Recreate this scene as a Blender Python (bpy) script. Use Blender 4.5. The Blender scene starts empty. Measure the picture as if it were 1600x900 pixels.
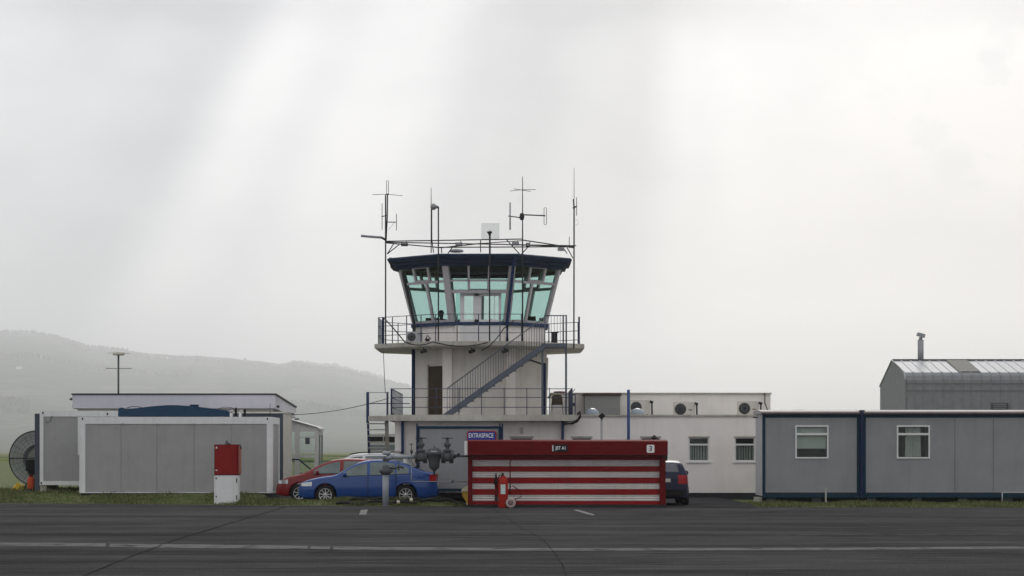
import bpy, math, random
from mathutils import Vector, Matrix
random.seed(7)
D = bpy.data
sc = bpy.context.scene
R = math.radians
# ------------------------------------------------------------------ camera
F, HZ, EYE = 3600.0, 705.0, 1.74          # focal length in photo pixels, horizon row, eye height
cam = D.cameras.new('camera')
camo = D.objects.new('camera', cam); sc.collection.objects.link(camo)
cam.sensor_fit = 'HORIZONTAL'; cam.sensor_width = 36; cam.lens = 36*F/1600
cam.shift_y = (HZ-450)/1600
cam.clip_start = 0.5; cam.clip_end = 40000
camo.location = (0, 0, EYE); camo.rotation_euler = (R(90), 0, 0)
sc.camera = camo
def X(px, Y): return (px-800)*Y/F
def Z(py, Y): return EYE+(HZ-py)*Y/F
# ------------------------------------------------------------------ world
SUN_EL, SUN_AZ = R(29), R(5)
W = D.worlds.new('World'); sc.world = W; W.use_nodes = True
nt = W.node_tree; nt.nodes.clear()
def nd(t, **k):
    n = nt.nodes.new(t)
    for a, b in k.items(): setattr(n, a, b)
    return n
def lk(a, b): nt.links.new(a, b)
def setin(sock, v):
    if isinstance(v, bpy.types.NodeSocket): lk(v, sock)
    else: sock.default_value = v
def mth(op, a, b=None, c=None, clamp=False):
    n = nd('ShaderNodeMath', operation=op, use_clamp=clamp)
    setin(n.inputs[0], a)
    if b is not None: setin(n.inputs[1], b)
    if c is not None: setin(n.inputs[2], c)
    return n.outputs[0]
def sstep(v, a, b, o0=0.0, o1=1.0):
    n = nd('ShaderNodeMapRange', interpolation_type='SMOOTHSTEP')
    setin(n.inputs[0], v); n.inputs[1].default_value = a; n.inputs[2].default_value = b
    n.inputs[3].default_value = o0; n.inputs[4].default_value = o1
    return n.outputs[0]
def mixc(f, a, b, mode='MIX'):
    n = nd('ShaderNodeMix', data_type='RGBA', blend_type=mode)
    setin(n.inputs[0], f)
    for s, v in ((n.inputs[6], a), (n.inputs[7], b)):
        if isinstance(v, tuple): s.default_value = (*v, 1)
        else: lk(v, s)
    return n.outputs[2]
def gauss(u, v, u0, v0, su, sv):
    a = mth('DIVIDE', mth('SUBTRACT', u, u0), su); b = mth('DIVIDE', mth('SUBTRACT', v, v0), sv)
    q = mth('ADD', mth('MULTIPLY', a, a), mth('MULTIPLY', b, b))
    return mth('POWER', 2.718, mth('MULTIPLY', q, -1.0))
tc = nd('ShaderNodeTexCoord'); sp = nd('ShaderNodeSeparateXYZ'); lk(tc.outputs['Generated'], sp.inputs[0])
wx, wy, wz = sp.outputs
ay = mth('MAXIMUM', wy, 0.25)
u = mth('DIVIDE', wx, ay); v = mth('DIVIDE', wz, ay)
def uu(px): return (px-800)/F
def vv(py): return (HZ-py)/F
def cloud(scale, sx, sy, off, det=5, rough=.5):
    cb = nd('ShaderNodeCombineXYZ'); lk(mth('MULTIPLY', u, sx), cb.inputs[0]); lk(mth('MULTIPLY', v, sy), cb.inputs[1]); cb.inputs[2].default_value = off
    n = nd('ShaderNodeTexNoise'); lk(cb.outputs[0], n.inputs['Vector']); n.inputs['Scale'].default_value = scale
    n.inputs['Detail'].default_value = det; n.inputs['Roughness'].default_value = rough
    return n.outputs['Fac']
big = cloud(7, 1, 1.3, 3.1, 4, .45); mid = cloud(22, .8, 1.6, 8.3, 6, .5)
# shafts of light fan out from the gap in the cloud where the sun stands
us, vs = uu(1100), vv(-1300)
t = mth('DIVIDE', mth('SUBTRACT', u, us), mth('MAXIMUM', mth('SUBTRACT', vs, v), .05))
t = mth('ADD', t, mth('MULTIPLY', mth('SUBTRACT', big, .5), .05))
rp = nd('ShaderNodeValToRGB'); lk(mth('ADD', mth('MULTIPLY', t, 1.0), .9, clamp=True), rp.inputs[0])
rp.color_ramp.interpolation = 'EASE'
el = rp.color_ramp.elements
el[0].position = .08; el[0].color = (.55,)*3+(1,)
el[1].position = 1.0; el[1].color = (.80,)*3+(1,)
for p_, c_ in ((.25, .40), (.35, .12), (.425, .88), (.48, .66), (.53, .84), (.575, .80), (.66, .20), (.72, .08), (.78, .26), (.83, .20), (.89, .70), (.94, .85)):
    e = el.new(p_); e.color = (c_,)*3+(1,)
beam = rp.outputs[0]
fade = mth('MULTIPLY', sstep(v, vv(720), vv(430)), sstep(v, vv(-60), vv(140), .30, 1))
beamv = mth('ADD', .57, mth('MULTIPLY', mth('SUBTRACT', beam, .52), fade))
beamv = mth('ADD', beamv, mth('MULTIPLY', mth('SUBTRACT', big, .5), .38))
beamv = mth('ADD', beamv, mth('MULTIPLY', mth('SUBTRACT', mid, .5), .5))
beamv = mth('SUBTRACT', beamv, mth('MULTIPLY', gauss(u, v, uu(960), vv(-5), .055, .016), .55))
beamv = mth('SUBTRACT', beamv, mth('MULTIPLY', gauss(u, v, uu(250), vv(0), .06, .014), .45))
beamv = mth('ADD', beamv, mth('MULTIPLY', gauss(u, v, uu(1580), vv(165), .045, .024), mth('MULTIPLY', sstep(cloud(30, 1, 1.2, 5.5), .38, .6), 1.2)))
beamv = mth('ADD', beamv, mth('MULTIPLY', gauss(u, v, uu(1350), vv(540), .14, .018), .5))
beamv = mth('MAXIMUM', beamv, 0.0)
warm = mth('MULTIPLY', sstep(u, uu(300), uu(1400)), sstep(v, vv(100), vv(620), .35, 1))
bc = nd('ShaderNodeMapRange'); lk(beamv, bc.inputs[0]); bc.inputs[3].default_value = .46; bc.inputs[4].default_value = .965
tint = mixc(mth('MULTIPLY', beamv, .8, clamp=True), (.965, .985, 1.045), (1.01, .99, .975))
tint = mixc(warm, tint, (1.08, .99, .87))
lowb = mth('ADD', 1.0, mth('MULTIPLY', sstep(v, vv(350), vv(690)), sstep(u, uu(100), uu(1000), .16, .85)))
vm = nd('ShaderNodeVectorMath', operation='SCALE'); lk(tint, vm.inputs[0]); lk(mth('MULTIPLY', bc.outputs[0], lowb), vm.inputs['Scale'])
front = vm.outputs[0]
fb = sstep(wy, .3, .75)
skyc = mixc(fb, (.75, .745, .75), front)
zen = sstep(wz, .2, .95, 1.0, 1.15)
vm2 = nd('ShaderNodeVectorMath', operation='SCALE'); lk(skyc, vm2.inputs[0]); lk(mth('MULTIPLY', zen, 10.0), vm2.inputs['Scale'])
sky = nd('ShaderNodeTexSky', sky_type='NISHITA'); sky.sun_disc = False; sky.sun_elevation = SUN_EL; sky.sun_rotation = SUN_AZ
mx = nd('ShaderNodeMix', data_type='RGBA'); mx.inputs[0].default_value = .97
lk(sky.outputs[0], mx.inputs[6]); lk(vm2.outputs[0], mx.inputs[7])
bg = nd('ShaderNodeBackground'); bg.inputs[1].default_value = .1; lk(mx.outputs[2], bg.inputs[0])
wo = nd('ShaderNodeOutputWorld'); lk(bg.outputs[0], wo.inputs[0])
# sun behind the cloud, ahead of the camera and a little right
sl = D.lights.new('sun', 'SUN'); sl.energy = .85; sl.angle = R(16); sl.color = (1, .96, .9)
so = D.objects.new('sun', sl); sc.collection.objects.link(so)
sd = Vector((math.sin(SUN_AZ)*math.cos(SUN_EL), math.cos(SUN_AZ)*math.cos(SUN_EL), math.sin(SUN_EL)))
so.rotation_euler = sd.to_track_quat('Z', 'Y').to_euler(); so.location = (20, 60, 60)
sc.view_settings.view_transform = 'Standard'; sc.view_settings.look = 'None'
sc.view_settings.exposure = 0.0; sc.view_settings.gamma = 1
sc.cycles.max_bounces = 10; sc.cycles.volume_bounces = 6; sc.cycles.transparent_max_bounces = 24
# ------------------------------------------------------------------ helpers
def mat(name, col, rough=.6, metal=0, spec=.12, var=.12, scale=3.0, streak=0, dirt=None, dirtamt=.25, bump=0, bscale=60, stretch=(1, 1, 1), coat=0, grime=0):
    m = D.materials.new(name); m.use_nodes = True
    t = m.node_tree; n = t.nodes; L = t.links; b = n['Principled BSDF']
    b.inputs['Roughness'].default_value = rough; b.inputs['Metallic'].default_value = metal
    b.inputs['Specular IOR Level'].default_value = spec; b.inputs['Coat Weight'].default_value = coat
    co = n.new('ShaderNodeTexCoord'); mp = n.new('ShaderNodeMapping'); L.new(co.outputs['Object'], mp.inputs[0]); mp.inputs['Scale'].default_value = stretch
    no = n.new('ShaderNodeTexNoise'); L.new(mp.outputs[0], no.inputs['Vector']); no.inputs['Scale'].default_value = scale; no.inputs['Detail'].default_value = 8; no.inputs['Roughness'].default_value = .62
    mr = n.new('ShaderNodeMapRange'); L.new(no.outputs['Fac'], mr.inputs[0]); mr.inputs[1].default_value = .3; mr.inputs[2].default_value = .7
    mr.inputs[3].default_value = 1-var; mr.inputs[4].default_value = 1+var
    s = n.new('ShaderNodeVectorMath'); s.operation = 'SCALE'; s.inputs[0].default_value = col; L.new(mr.outputs[0], s.inputs['Scale'])
    out = s.outputs[0]
    dcol = dirt or (.09, .08, .065)
    def layer(out, vec_scale, nscale, lo, hi, amt):
        mp2 = n.new('ShaderNodeMapping'); L.new(co.outputs['Object'], mp2.inputs[0]); mp2.inputs['Scale'].default_value = vec_scale
        n2 = n.new('ShaderNodeTexNoise'); L.new(mp2.outputs[0], n2.inputs['Vector']); n2.inputs['Scale'].default_value = nscale; n2.inputs['Detail'].default_value = 6
        r2 = n.new('ShaderNodeMapRange'); L.new(n2.outputs['Fac'], r2.inputs[0]); r2.inputs[1].default_value = lo; r2.inputs[2].default_value = hi; r2.inputs[3].default_value = 0; r2.inputs[4].default_value = amt
        mxx = n.new('ShaderNodeMix'); mxx.data_type = 'RGBA'; L.new(r2.outputs[0], mxx.inputs[0]); L.new(out, mxx.inputs[6]); mxx.inputs[7].default_value = (*dcol, 1)
        return mxx.outputs[2]
    if streak: out = layer(out, (1, 1, .07), 7, .52, .78, streak)
    if grime: out = layer(out, (1, 1, .6), 1.6, .48, .75, grime)
    L.new(out, b.inputs['Base Color'])
    if bump:
        n3 = n.new('ShaderNodeTexNoise'); L.new(co.outputs['Object'], n3.inputs['Vector']); n3.inputs['Scale'].default_value = bscale; n3.inputs['Detail'].default_value = 4
        bp = n.new('ShaderNodeBump'); bp.inputs['Strength'].default_value = bump; bp.inputs['Distance'].default_value = .02; L.new(n3.outputs['Fac'], bp.inputs['Height']); L.new(bp.outputs[0], b.inputs['Normal'])
    return m
def glassmat(name, tint, refl=.09, rough=.02):
    m = D.materials.new(name); m.use_nodes = True; t = m.node_tree; t.nodes.clear()
    tr = t.nodes.new('ShaderNodeBsdfTransparent'); tr.inputs[0].default_value = (*tint, 1)
    gl = t.nodes.new('ShaderNodeBsdfGlossy'); gl.inputs['Roughness'].default_value = rough; gl.inputs[0].default_value = (.9, .95, .95, 1)
    no = t.nodes.new('ShaderNodeTexNoise'); no.inputs['Scale'].default_value = 2.0
    co = t.nodes.new('ShaderNodeTexCoord'); t.links.new(co.outputs['Object'], no.inputs['Vector'])
    mr = t.nodes.new('ShaderNodeMapRange'); mr.inputs[3].default_value = refl*.6; mr.inputs[4].default_value = refl*1.4; t.links.new(no.outputs['Fac'], mr.inputs[0])
    mi = t.nodes.new('ShaderNodeMixShader'); t.links.new(mr.outputs[0], mi.inputs[0]); t.links.new(tr.outputs[0], mi.inputs[1]); t.links.new(gl.outputs[0], mi.inputs[2])
    o = t.nodes.new('ShaderNodeOutputMaterial'); t.links.new(mi.outputs[0], o.inputs[0])
    return m
class MB:
    def __init__(s): s.v = []; s.f = []; s.m = []; s.sm = []
    def add(s, vs, fs, mi=0, smooth=False, M=None):
        o = len(s.v)
        s.v += [tuple(M @ Vector(p)) if M else tuple(p) for p in vs]
        for f in fs: s.f.append(tuple(i+o for i in f)); s.m.append(mi); s.sm.append(smooth)
        return s
    def box(s, x0, x1, y0, y1, z0, z1, mi=0, M=None):
        vs = [(x, y, z) for z in (z0, z1) for y in (y0, y1) for x in (x0, x1)]
        return s.add(vs, [(0, 2, 3, 1), (4, 5, 7, 6), (0, 1, 5, 4), (2, 6, 7, 3), (0, 4, 6, 2), (1, 3, 7, 5)], mi, False, M)
    def bar(s, a, b, w, h, mi=0, up=(0, 0, 1)):
        a = Vector(a); b = Vector(b); d = (b-a); L = d.length; d = d/L
        upv = Vector(up)
        if abs(d.dot(upv)) > .99: upv = Vector((0, 1, 0))
        sx = d.cross(upv).normalized(); sz = sx.cross(d)
        vs = []
        for e in (a, b):
            for i, j in ((-1, -1), (1, -1), (1, 1), (-1, 1)): vs.append(e+sx*(i*w/2)+sz*(j*h/2))
        return s.add(vs, [(0, 1, 2, 3), (7, 6, 5, 4), (0, 4, 5, 1), (1, 5, 6, 2), (2, 6, 7, 3), (3, 7, 4, 0)], mi)
    def path(s, pts, r, n=8, mi=0, cap=True):
        pts = [Vector(p) for p in pts]; rs = r if isinstance(r, (list, tuple)) else [r]*len(pts)
        rings = []; ref = None
        for i, p in enumerate(pts):
            d = (pts[min(i+1, len(pts)-1)]-pts[max(i-1, 0)]).normalized()
            if ref is None: ref = Vector((0, 0, 1)) if abs(d.z) < .9 else Vector((0, 1, 0))
            a = d.cross(ref)
            if a.length < .05: ref = Vector((1, 0, 0)); a = d.cross(ref)
            a.normalize(); b = a.cross(d)
            rings.append([p+(a*math.cos(k*2*math.pi/n)+b*math.sin(k*2*math.pi/n))*rs[i] for k in range(n)])
        vs = [q for rg in rings for q in rg]; fs = []
        for i in range(len(pts)-1):
            for k in range(n):
                fs.append((i*n+k, i*n+(k+1) % n, (i+1)*n+(k+1) % n, (i+1)*n+k))
        s.add(vs, fs, mi, True)
        if cap:
            o = len(s.v)-len(vs)
            s.f.append(tuple(o+k for k in range(n))[::-1]); s.m.append(mi); s.sm.append(False)
            s.f.append(tuple(o+(len(pts)-1)*n+k for k in range(n))); s.m.append(mi); s.sm.append(False)
        return s
    def tube(s, a, b, r, n=8, mi=0): return s.path([a, b], r, n, mi)
    def lathe(s, prof, c=(0, 0, 0), axis='Z', n=20, mi=0, smooth=True):
        vs = []; c = Vector(c)
        for r, h in prof:
            for k in range(n):
                a = 2*math.pi*k/n; q = (r*math.cos(a), r*math.sin(a), h)
                if axis == 'Y': q = (q[0], q[2], q[1])
                if axis == 'X': q = (q[2], q[0], q[1])
                vs.append(c+Vector(q))
        fs = [(i*n+k, i*n+(k+1) % n, (i+1)*n+(k+1) % n, (i+1)*n+k) for i in range(len(prof)-1) for k in range(n)]
        return s.add(vs, fs, mi, smooth)
    def prism(s, poly, a, b, axis='Y', mi=0):
        n = len(poly)
        def P(p, h): return {'Y': (p[0], h, p[1]), 'Z': (p[0], p[1], h), 'X': (h, p[0], p[1])}[axis]
        vs = [P(p, a) for p in poly]+[P(p, b) for p in poly]
        return s.add(vs, [tuple(range(n)), tuple(range(2*n-1, n-1, -1))]+[(i, i+n, (i+1) % n+n, (i+1) % n) for i in range(n)], mi)
    def loft(s, polys, mi=0, cap=True, smooth=False):
        n = len(polys[0]); vs = [p for q in polys for p in q]; fs = []
        for i in range(len(polys)-1):
            for k in range(n): fs.append((i*n+k, i*n+(k+1) % n, (i+1)*n+(k+1) % n, (i+1)*n+k))
        if cap: fs += [tuple(range(n))[::-1], tuple((len(polys)-1)*n+k for k in range(n))]
        return s.add(vs, fs, mi, smooth)
def mesh(name, mb, mats, off=(0, 0, 0)):
    me = D.meshes.new(name); ox, oy, oz = off
    me.from_pydata([(a-ox, b-oy, c-oz) for a, b, c in mb.v], [], mb.f)
    for m in (mats if isinstance(mats, (list, tuple)) else [mats]): me.materials.append(m)
    me.polygons.foreach_set('material_index', mb.m); me.polygons.foreach_set('use_smooth', mb.sm)
    me.update()
    return me
def wloc(o):
    v = Vector((0, 0, 0))
    while o is not None: v = v+o.location; o = o.parent
    return v
def part(root, name, mb, mats, label=None, kind=None):
    o = D.objects.new(name, mesh(name, mb, mats, wloc(root))); sc.collection.objects.link(o); o.parent = root
    if label: o['label'] = label
    if kind: o['kind'] = kind
    return o
def tag(o, label, cat, group=None):
    o['label'] = label; o['category'] = cat
    if group: o['group'] = group
    return o
def thing(name, loc, label, cat, group=None, rz=0):
    o = D.objects.new(name, None); sc.collection.objects.link(o); o.location = loc; o.rotation_euler = (0, 0, rz); o.empty_display_size = .2
    return tag(o, label, cat, group)
def single(name, loc, mb, mats, label, cat, group=None):
    o = D.objects.new(name, mesh(name, mb, mats, loc)); sc.collection.objects.link(o); o.location = loc
    return tag(o, label, cat, group)
def structure(name, mb, mats, kind='structure'):
    o = D.objects.new(name, mesh(name, mb, mats)); sc.collection.objects.link(o); o['kind'] = kind; return o
def copy_tree(o, parent=None):
    c = o.copy(); sc.collection.objects.link(c); c.parent = parent
    for ch in [k for k in D.objects if k.parent == o]: copy_tree(ch, c)
    return c
def text(root, body, size, x, y, z, m, w=None, off=0.0):
    cu = D.curves.new('lettering', 'FONT'); cu.body = body; cu.size = size; cu.extrude = .002; cu.offset = off; cu.align_x = 'CENTER'; cu.align_y = 'CENTER'
    cu.materials.append(m); o = D.objects.new('lettering', cu); sc.collection.objects.link(o); o.parent = root
    bpy.context.view_layer.update()
    me = D.meshes.new_from_object(o.evaluated_get(bpy.context.evaluated_depsgraph_get()))
    D.objects.remove(o)
    xs_ = [q.co.x for q in me.vertices]; k = w/(max(xs_)-min(xs_)) if w else 1
    for q in me.vertices: q.co = (q.co.x*k, -q.co.z, q.co.y)
    o = D.objects.new('lettering', me); sc.collection.objects.link(o); o.parent = root
    o.location = Vector((x, y, z))-wloc(root)
    return o
# ------------------------------------------------------------------ materials
M = {}
M['white'] = mat('white_render', (.84, .80, .775), .85, var=.04, scale=1.2, streak=.10, grime=.10, dirt=(.22, .2, .17), bump=.15, bscale=40)
M['cream'] = mat('cream_render', (.70, .675, .64), .85, var=.06, scale=1.5, streak=.2, grime=.18, dirt=(.2, .18, .13), bump=.15, bscale=40)
M['conc'] = mat('concrete', (.46, .445, .40), .9, var=.14, scale=4, streak=.3, grime=.3, dirt=(.13, .12, .1), bump=.3, bscale=30)
M['wpaint'] = mat('white_paint', (.72, .73, .74), .45, var=.05, scale=3, streak=.18, dirt=(.25, .23, .2))
M['pvc'] = mat('white_plastic', (.70, .70, .71), .4, var=.03, streak=.1, dirt=(.25, .25, .24))
M['mull'] = mat('mauve_grey_frame', (.48, .46, .48), .5, var=.06, streak=.25, dirt=(.16, .15, .14))
M['cgrey'] = mat('grey_cladding', (.345, .345, .35), .55, var=.06, scale=1.5, streak=.1, grime=.14, dirt=(.15, .14, .13))
M['cgrey2'] = mat('blue_grey_cladding', (.275, .282, .295), .55, var=.07, scale=1.2, streak=.12, grime=.22, dirt=(.13, .13, .13))
M['slate'] = mat('slate_grey_paint', (.075, .09, .115), .5, var=.06)
M['navy'] = mat('navy_paint', (.010, .022, .07), .5, var=.15, streak=.2, dirt=(.05, .05, .06))
M['fasc'] = mat('navy_fascia', (.016, .032, .065), .6, var=.2, streak=.2, dirt=(.03, .03, .035))
M['blue'] = mat('blue_paint', (.022, .045, .125), .5, var=.12, streak=.25, dirt=(.12, .1, .1))
M['cblue'] = mat('cabin_blue', (.009, .034, .062), .5, var=.1)
M['galv'] = mat('galvanised_steel', (.30, .31, .33), .5, metal=.3, var=.15, scale=6)
M['rail'] = mat('railing_paint', (.055, .065, .11), .5, var=.15)
M['stair'] = mat('stair_paint', (.11, .125, .155), .5, var=.12, scale=5)
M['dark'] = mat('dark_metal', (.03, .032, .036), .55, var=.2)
M['black'] = mat('black_rubber', (.015, .015, .016), .6, var=.2)
M['brown'] = mat('brown_door', (.06, .042, .028), .6, var=.2, streak=.3, dirt=(.02, .018, .015))
M['red'] = mat('red_paint', (.23, .012, .012), .5, var=.12, streak=.2, dirt=(.06, .01, .01))
M['redd'] = mat('dull_red_paint', (.13, .007, .009), .7, spec=.05, var=.14, streak=.3, dirt=(.05, .012, .012))
M['redb'] = mat('bright_red_paint', (.36, .022, .015), .35, var=.08)
M['redc'] = mat('red_car_paint', (.19, .005, .008), .3, spec=.3, var=.04, coat=.22)
M['bluec'] = mat('blue_car_paint', (.005, .050, .225), .25, metal=.1, spec=.35, var=.04, coat=.5)
M['navyc'] = mat('dark_blue_car_paint', (.004, .008, .035), .35, spec=.15, var=.04, coat=.1)
M['silverc'] = mat('silver_car_paint', (.50, .52, .54), .3, metal=.5, var=.03, coat=.5)
M['vanw'] = mat('white_van_paint', (.62, .63, .62), .4, var=.05)
M['shut'] = mat('shutter_white', (.74, .72, .70), .5, var=.07, scale=5, streak=.2, grime=.1, dirt=(.25, .2, .18), stretch=(.3, 1, 3))
M['shutr'] = mat('shutter_red', (.27, .008, .010), .5, grime=.2, streak=.3, dirt=(.05, .02, .02), var=.14, scale=5, stretch=(.3, 1, 3))
M['iron'] = mat('grey_green_iron', (.085, .095, .10), .55, metal=.1, var=.2, scale=8)
M['pipe'] = mat('pale_blue_grey_pipe', (.30, .33, .37), .45, var=.1, streak=.2, dirt=(.12, .11, .1))
M['yellow'] = mat('yellow_plastic', (.55, .36, .05), .5, var=.1)
M['lid'] = mat('cream_plastic', (.72, .68, .52), .5, var=.05)
M['orange'] = mat('orange_paint', (.45, .07, .02), .5, var=.15)
M['tile'] = mat('grey_sheet', (.46, .47, .49), .5, var=.08, streak=.3, dirt=(.2, .2, .2))
M['barn'] = mat('weathered_grey_sheet', (.235, .245, .26), .6, var=.09, streak=.2, dirt=(.12, .12, .12))
M['skylite'] = mat('dark_roof_sheet', (.08, .085, .075), .6, var=.2)
M['pebble'] = mat('pebbledash', (.26, .27, .265), .95, var=.4, scale=28, bump=.6, bscale=50)
M['tarp'] = mat('blue_cover', (.018, .05, .095), .6, var=.1, bump=.2, bscale=4)
M['acw'] = mat('aircon_casing', (.60, .58, .54), .5, var=.05, streak=.2, dirt=(.3, .27, .22))
M['ceil'] = mat('dark_ceiling', (.012, .016, .016), .9, var=.1)
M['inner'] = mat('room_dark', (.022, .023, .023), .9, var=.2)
M['blind'] = mat('blind_fabric', (.50, .50, .48), .8, var=.06)
M['cloth'] = mat('dark_clothing', (.03, .032, .04), .9, var=.2)
M['skin'] = mat('skin', (.35, .2, .14), .6, var=.05)
M['hair'] = mat('dark_hair', (.02, .014, .01), .8, var=.2)
M['cyan'] = mat('pale_cyan_label', (.52, .68, .66), .5, var=.12, scale=20)
M['signb'] = mat('sign_blue', (.025, .055, .30), .4, var=.05)
M['signr'] = mat('sign_red_edge', (.30, .03, .05), .4, var=.05)
M['letter'] = mat('white_letter', (.80, .80, .80), .5, var=.02)
M['letterd'] = mat('dark_letter', (.03, .03, .05), .5, var=.02)
M['rim'] = mat('alloy', (.50, .50, .51), .35, metal=.7, var=.08)
M['tyre'] = mat('tyre', (.014, .014, .015), .75, var=.2)
M['lamp'] = mat('clear_lamp', (.50, .54, .56), .15, metal=.5, var=.2, scale=12)
M['tail'] = mat('red_lamp', (.30, .008, .012), .3, var=.2, coat=.1, scale=14)
M['plate'] = mat('plate', (.55, .55, .48), .5, var=.05)
M['cglass'] = mat('car_glass', (.10, .135, .135), .08, metal=.3, spec=.6, var=.25, scale=2.2, coat=.4)
M['cglassd'] = mat('dark_car_glass', (.045, .055, .075), .08, metal=.2, spec=.6, var=.3, scale=2.5, coat=.5)
M['gteal'] = glassmat('teal_glass', (.66, .83, .795), .05)
M['gclear'] = glassmat('clear_glass', (.86, .90, .89), .018)
M['cage'] = glassmat('cage_mesh', (.22, .22, .22), .35, .9)
M['cagei'] = mat('cage_inner', (.21, .215, .22), .8, var=.2)
M['gpanel'] = glassmat('pale_panel', (.86, .87, .87), .03, .5)
M['hubm'] = mat('wheel_hub', (.20, .15, .15), .7)
M['dome'] = mat('skylight_dome', (.28, .32, .38), .3, var=.05, coat=.5)
# ------------------------------------------------------------------ ground
EDGE = [(-60, 82), (-17, 76.8), (-12, 75.6), (-7.5, 73.6), (0, 72.0), (7.3, 71.4), (16, 71.0), (60, 69)]
def edge(x):
    for (a, b), (c, d) in zip(EDGE, EDGE[1:]):
        if x <= c: return b+(d-b)*(max(x, a)-a)/(c-a)
    return EDGE[-1][1]
def ss(t): t = max(0, min(1, t)); return t*t*(3-2*t)
def gz(x, y):
    e = edge(x)
    if y <= e: return 0.0
    zl = .30*ss((y-e)/2.6)
    car = .15*ss((y-e)/.8)*(1-ss((y-e-.9)/.5))*ss((-1.6-x)/.5)
    zc = car + .12*ss((y-77)/3)+.18*ss((y-90)/20)
    zr = .05*ss((y-e)/3)+.17*ss((y-90)/20)
    k = ss((-8.0-x)/.5)
    z = zl*k+zc*(1-k)
    k2 = ss((x-7)/.8)
    return z*(1-k2)+zr*k2
def terrain_mat():
    m = mat('airfield_grass', (.062, .078, .026), .9, var=.35, scale=.35, spec=.1)
    t = m.node_tree; n = t.nodes; L = t.links; b = n['Principled BSDF']
    co = n.new('ShaderNodeTexCoord'); no = n.new('ShaderNodeTexNoise'); L.new(co.outputs['Object'], no.inputs['Vector']); no.inputs['Scale'].default_value = 2.5; no.inputs['Detail'].default_value = 8
    cr = n.new('ShaderNodeValToRGB'); L.new(no.outputs['Fac'], cr.inputs[0])
    cr.color_ramp.elements[0].position = .3; cr.color_ramp.elements[0].color = (.055, .08, .022, 1)
    cr.color_ramp.elements[1].position = .72; cr.color_ramp.elements[1].color = (.17, .165, .085, 1)
    e = cr.color_ramp.elements.new(.5); e.color = (.09, .115, .038, 1)
    L.new(cr.outputs[0], b.inputs['Base Color'])
    return m
M['grass'] = terrain_mat()
def asphalt(name, base, k=1.0):
    m = D.materials.new(name); m.use_nodes = True; t = m.node_tree; n = t.nodes; L = t.links; b = n['Principled BSDF']
    b.inputs['Roughness'].default_value = .95; b.inputs['Specular IOR Level'].default_value = 0
    co = n.new('ShaderNodeTexCoord')
    def noise(sc_, scale, det=6):
        mp = n.new('ShaderNodeMapping'); L.new(co.outputs['Object'], mp.inputs[0]); mp.inputs['Scale'].default_value = sc_
        no = n.new('ShaderNodeTexNoise'); L.new(mp.outputs[0], no.inputs['Vector']); no.inputs['Scale'].default_value = scale; no.inputs['Detail'].default_value = det; no.inputs['Roughness'].default_value = .65
        return no.outputs['Fac']
    a = noise((.10, .9, 1), .55); c = noise((.35, .25, 1), .6); d = noise((1, 1, 1), 30, 3); g = noise((.25, 2.2, 1), 1.1)
    cr = n.new('ShaderNodeValToRGB')
    ad = n.new('ShaderNodeMath'); ad.operation = 'MULTIPLY_ADD'; L.new(a, ad.inputs[0]); ad.inputs[1].default_value = .5
    m2 = n.new('ShaderNodeMath'); m2.operation = 'MULTIPLY_ADD'; L.new(c, m2.inputs[0]); m2.inputs[1].default_value = .3
    m3 = n.new('ShaderNodeMath'); m3.operation = 'MULTIPLY'; L.new(g, m3.inputs[0]); m3.inputs[1].default_value = .3
    L.new(m3.outputs[0], m2.inputs[2]); L.new(m2.outputs[0], ad.inputs[2]); L.new(ad.outputs[0], cr.inputs[0])
    cr.color_ramp.elements[0].position = .36; cr.color_ramp.elements[0].color = (*[q*.42 for q in base], 1)
    cr.color_ramp.elements[1].position = .74; cr.color_ramp.elements[1].color = (*[q*1.75 for q in base], 1)
    e = cr.color_ramp.elements.new(.54); e.color = (*base, 1)
    mr0 = n.new('ShaderNodeMapRange'); L.new(d, mr0.inputs[0]); mr0.inputs[1].default_value = .3; mr0.inputs[2].default_value = .7; mr0.inputs[3].default_value = .6; mr0.inputs[4].default_value = 1.45
    st = noise((.5, 5, 1), 1.3, 8); mr1 = n.new('ShaderNodeMapRange'); L.new(st, mr1.inputs[0]); mr1.inputs[1].default_value = .35; mr1.inputs[2].default_value = .68; mr1.inputs[3].default_value = .72; mr1.inputs[4].default_value = 1.35
    mr = n.new('ShaderNodeMath'); mr.operation = 'MULTIPLY'; L.new(mr0.outputs[0], mr.inputs[0]); L.new(mr1.outputs[0], mr.inputs[1])
    s = n.new('ShaderNodeVectorMath'); s.operation = 'SCALE'; L.new(cr.outputs[0], s.inputs[0]); L.new(mr.outputs[0], s.inputs['Scale'])
    L.new(s.outputs[0], b.inputs['Base Color'])
    bp = n.new('ShaderNodeBump'); bp.inputs['Strength'].default_value = .4; bp.inputs['Distance'].default_value = .01; L.new(d, bp.inputs['Height']); L.new(bp.outputs[0], b.inputs['Normal'])
    return m
M['asph'] = asphalt('apron_asphalt', (.056, .0555, .057))
M['asph2'] = asphalt('car_park_asphalt', (.050, .050, .052))
def frange(a, b, s):
    o = []; q = a
    while q < b-1e-6: o.append(q); q += s
    return o+[b]
xs = [-400, -200, -100, -60, -40, -30]+frange(-24, 24, .4)+[30, 40, 60, 100, 200, 400]
ys = [-80, 0, 50, 66]+frange(68, 84, .3)+[88, 92, 96, 100, 105, 110, 130, 180, 295]
g = MB(); nx = len(xs)
vs = [(x, y, gz(x, y)) for y in ys for x in xs]
g.add(vs, [(j*nx+i, j*nx+i+1, (j+1)*nx+i+1, (j+1)*nx+i) for j in range(len(ys)-1) for i in range(nx-1)], 0, True)
structure('grass_field', g, M['grass'])
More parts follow.
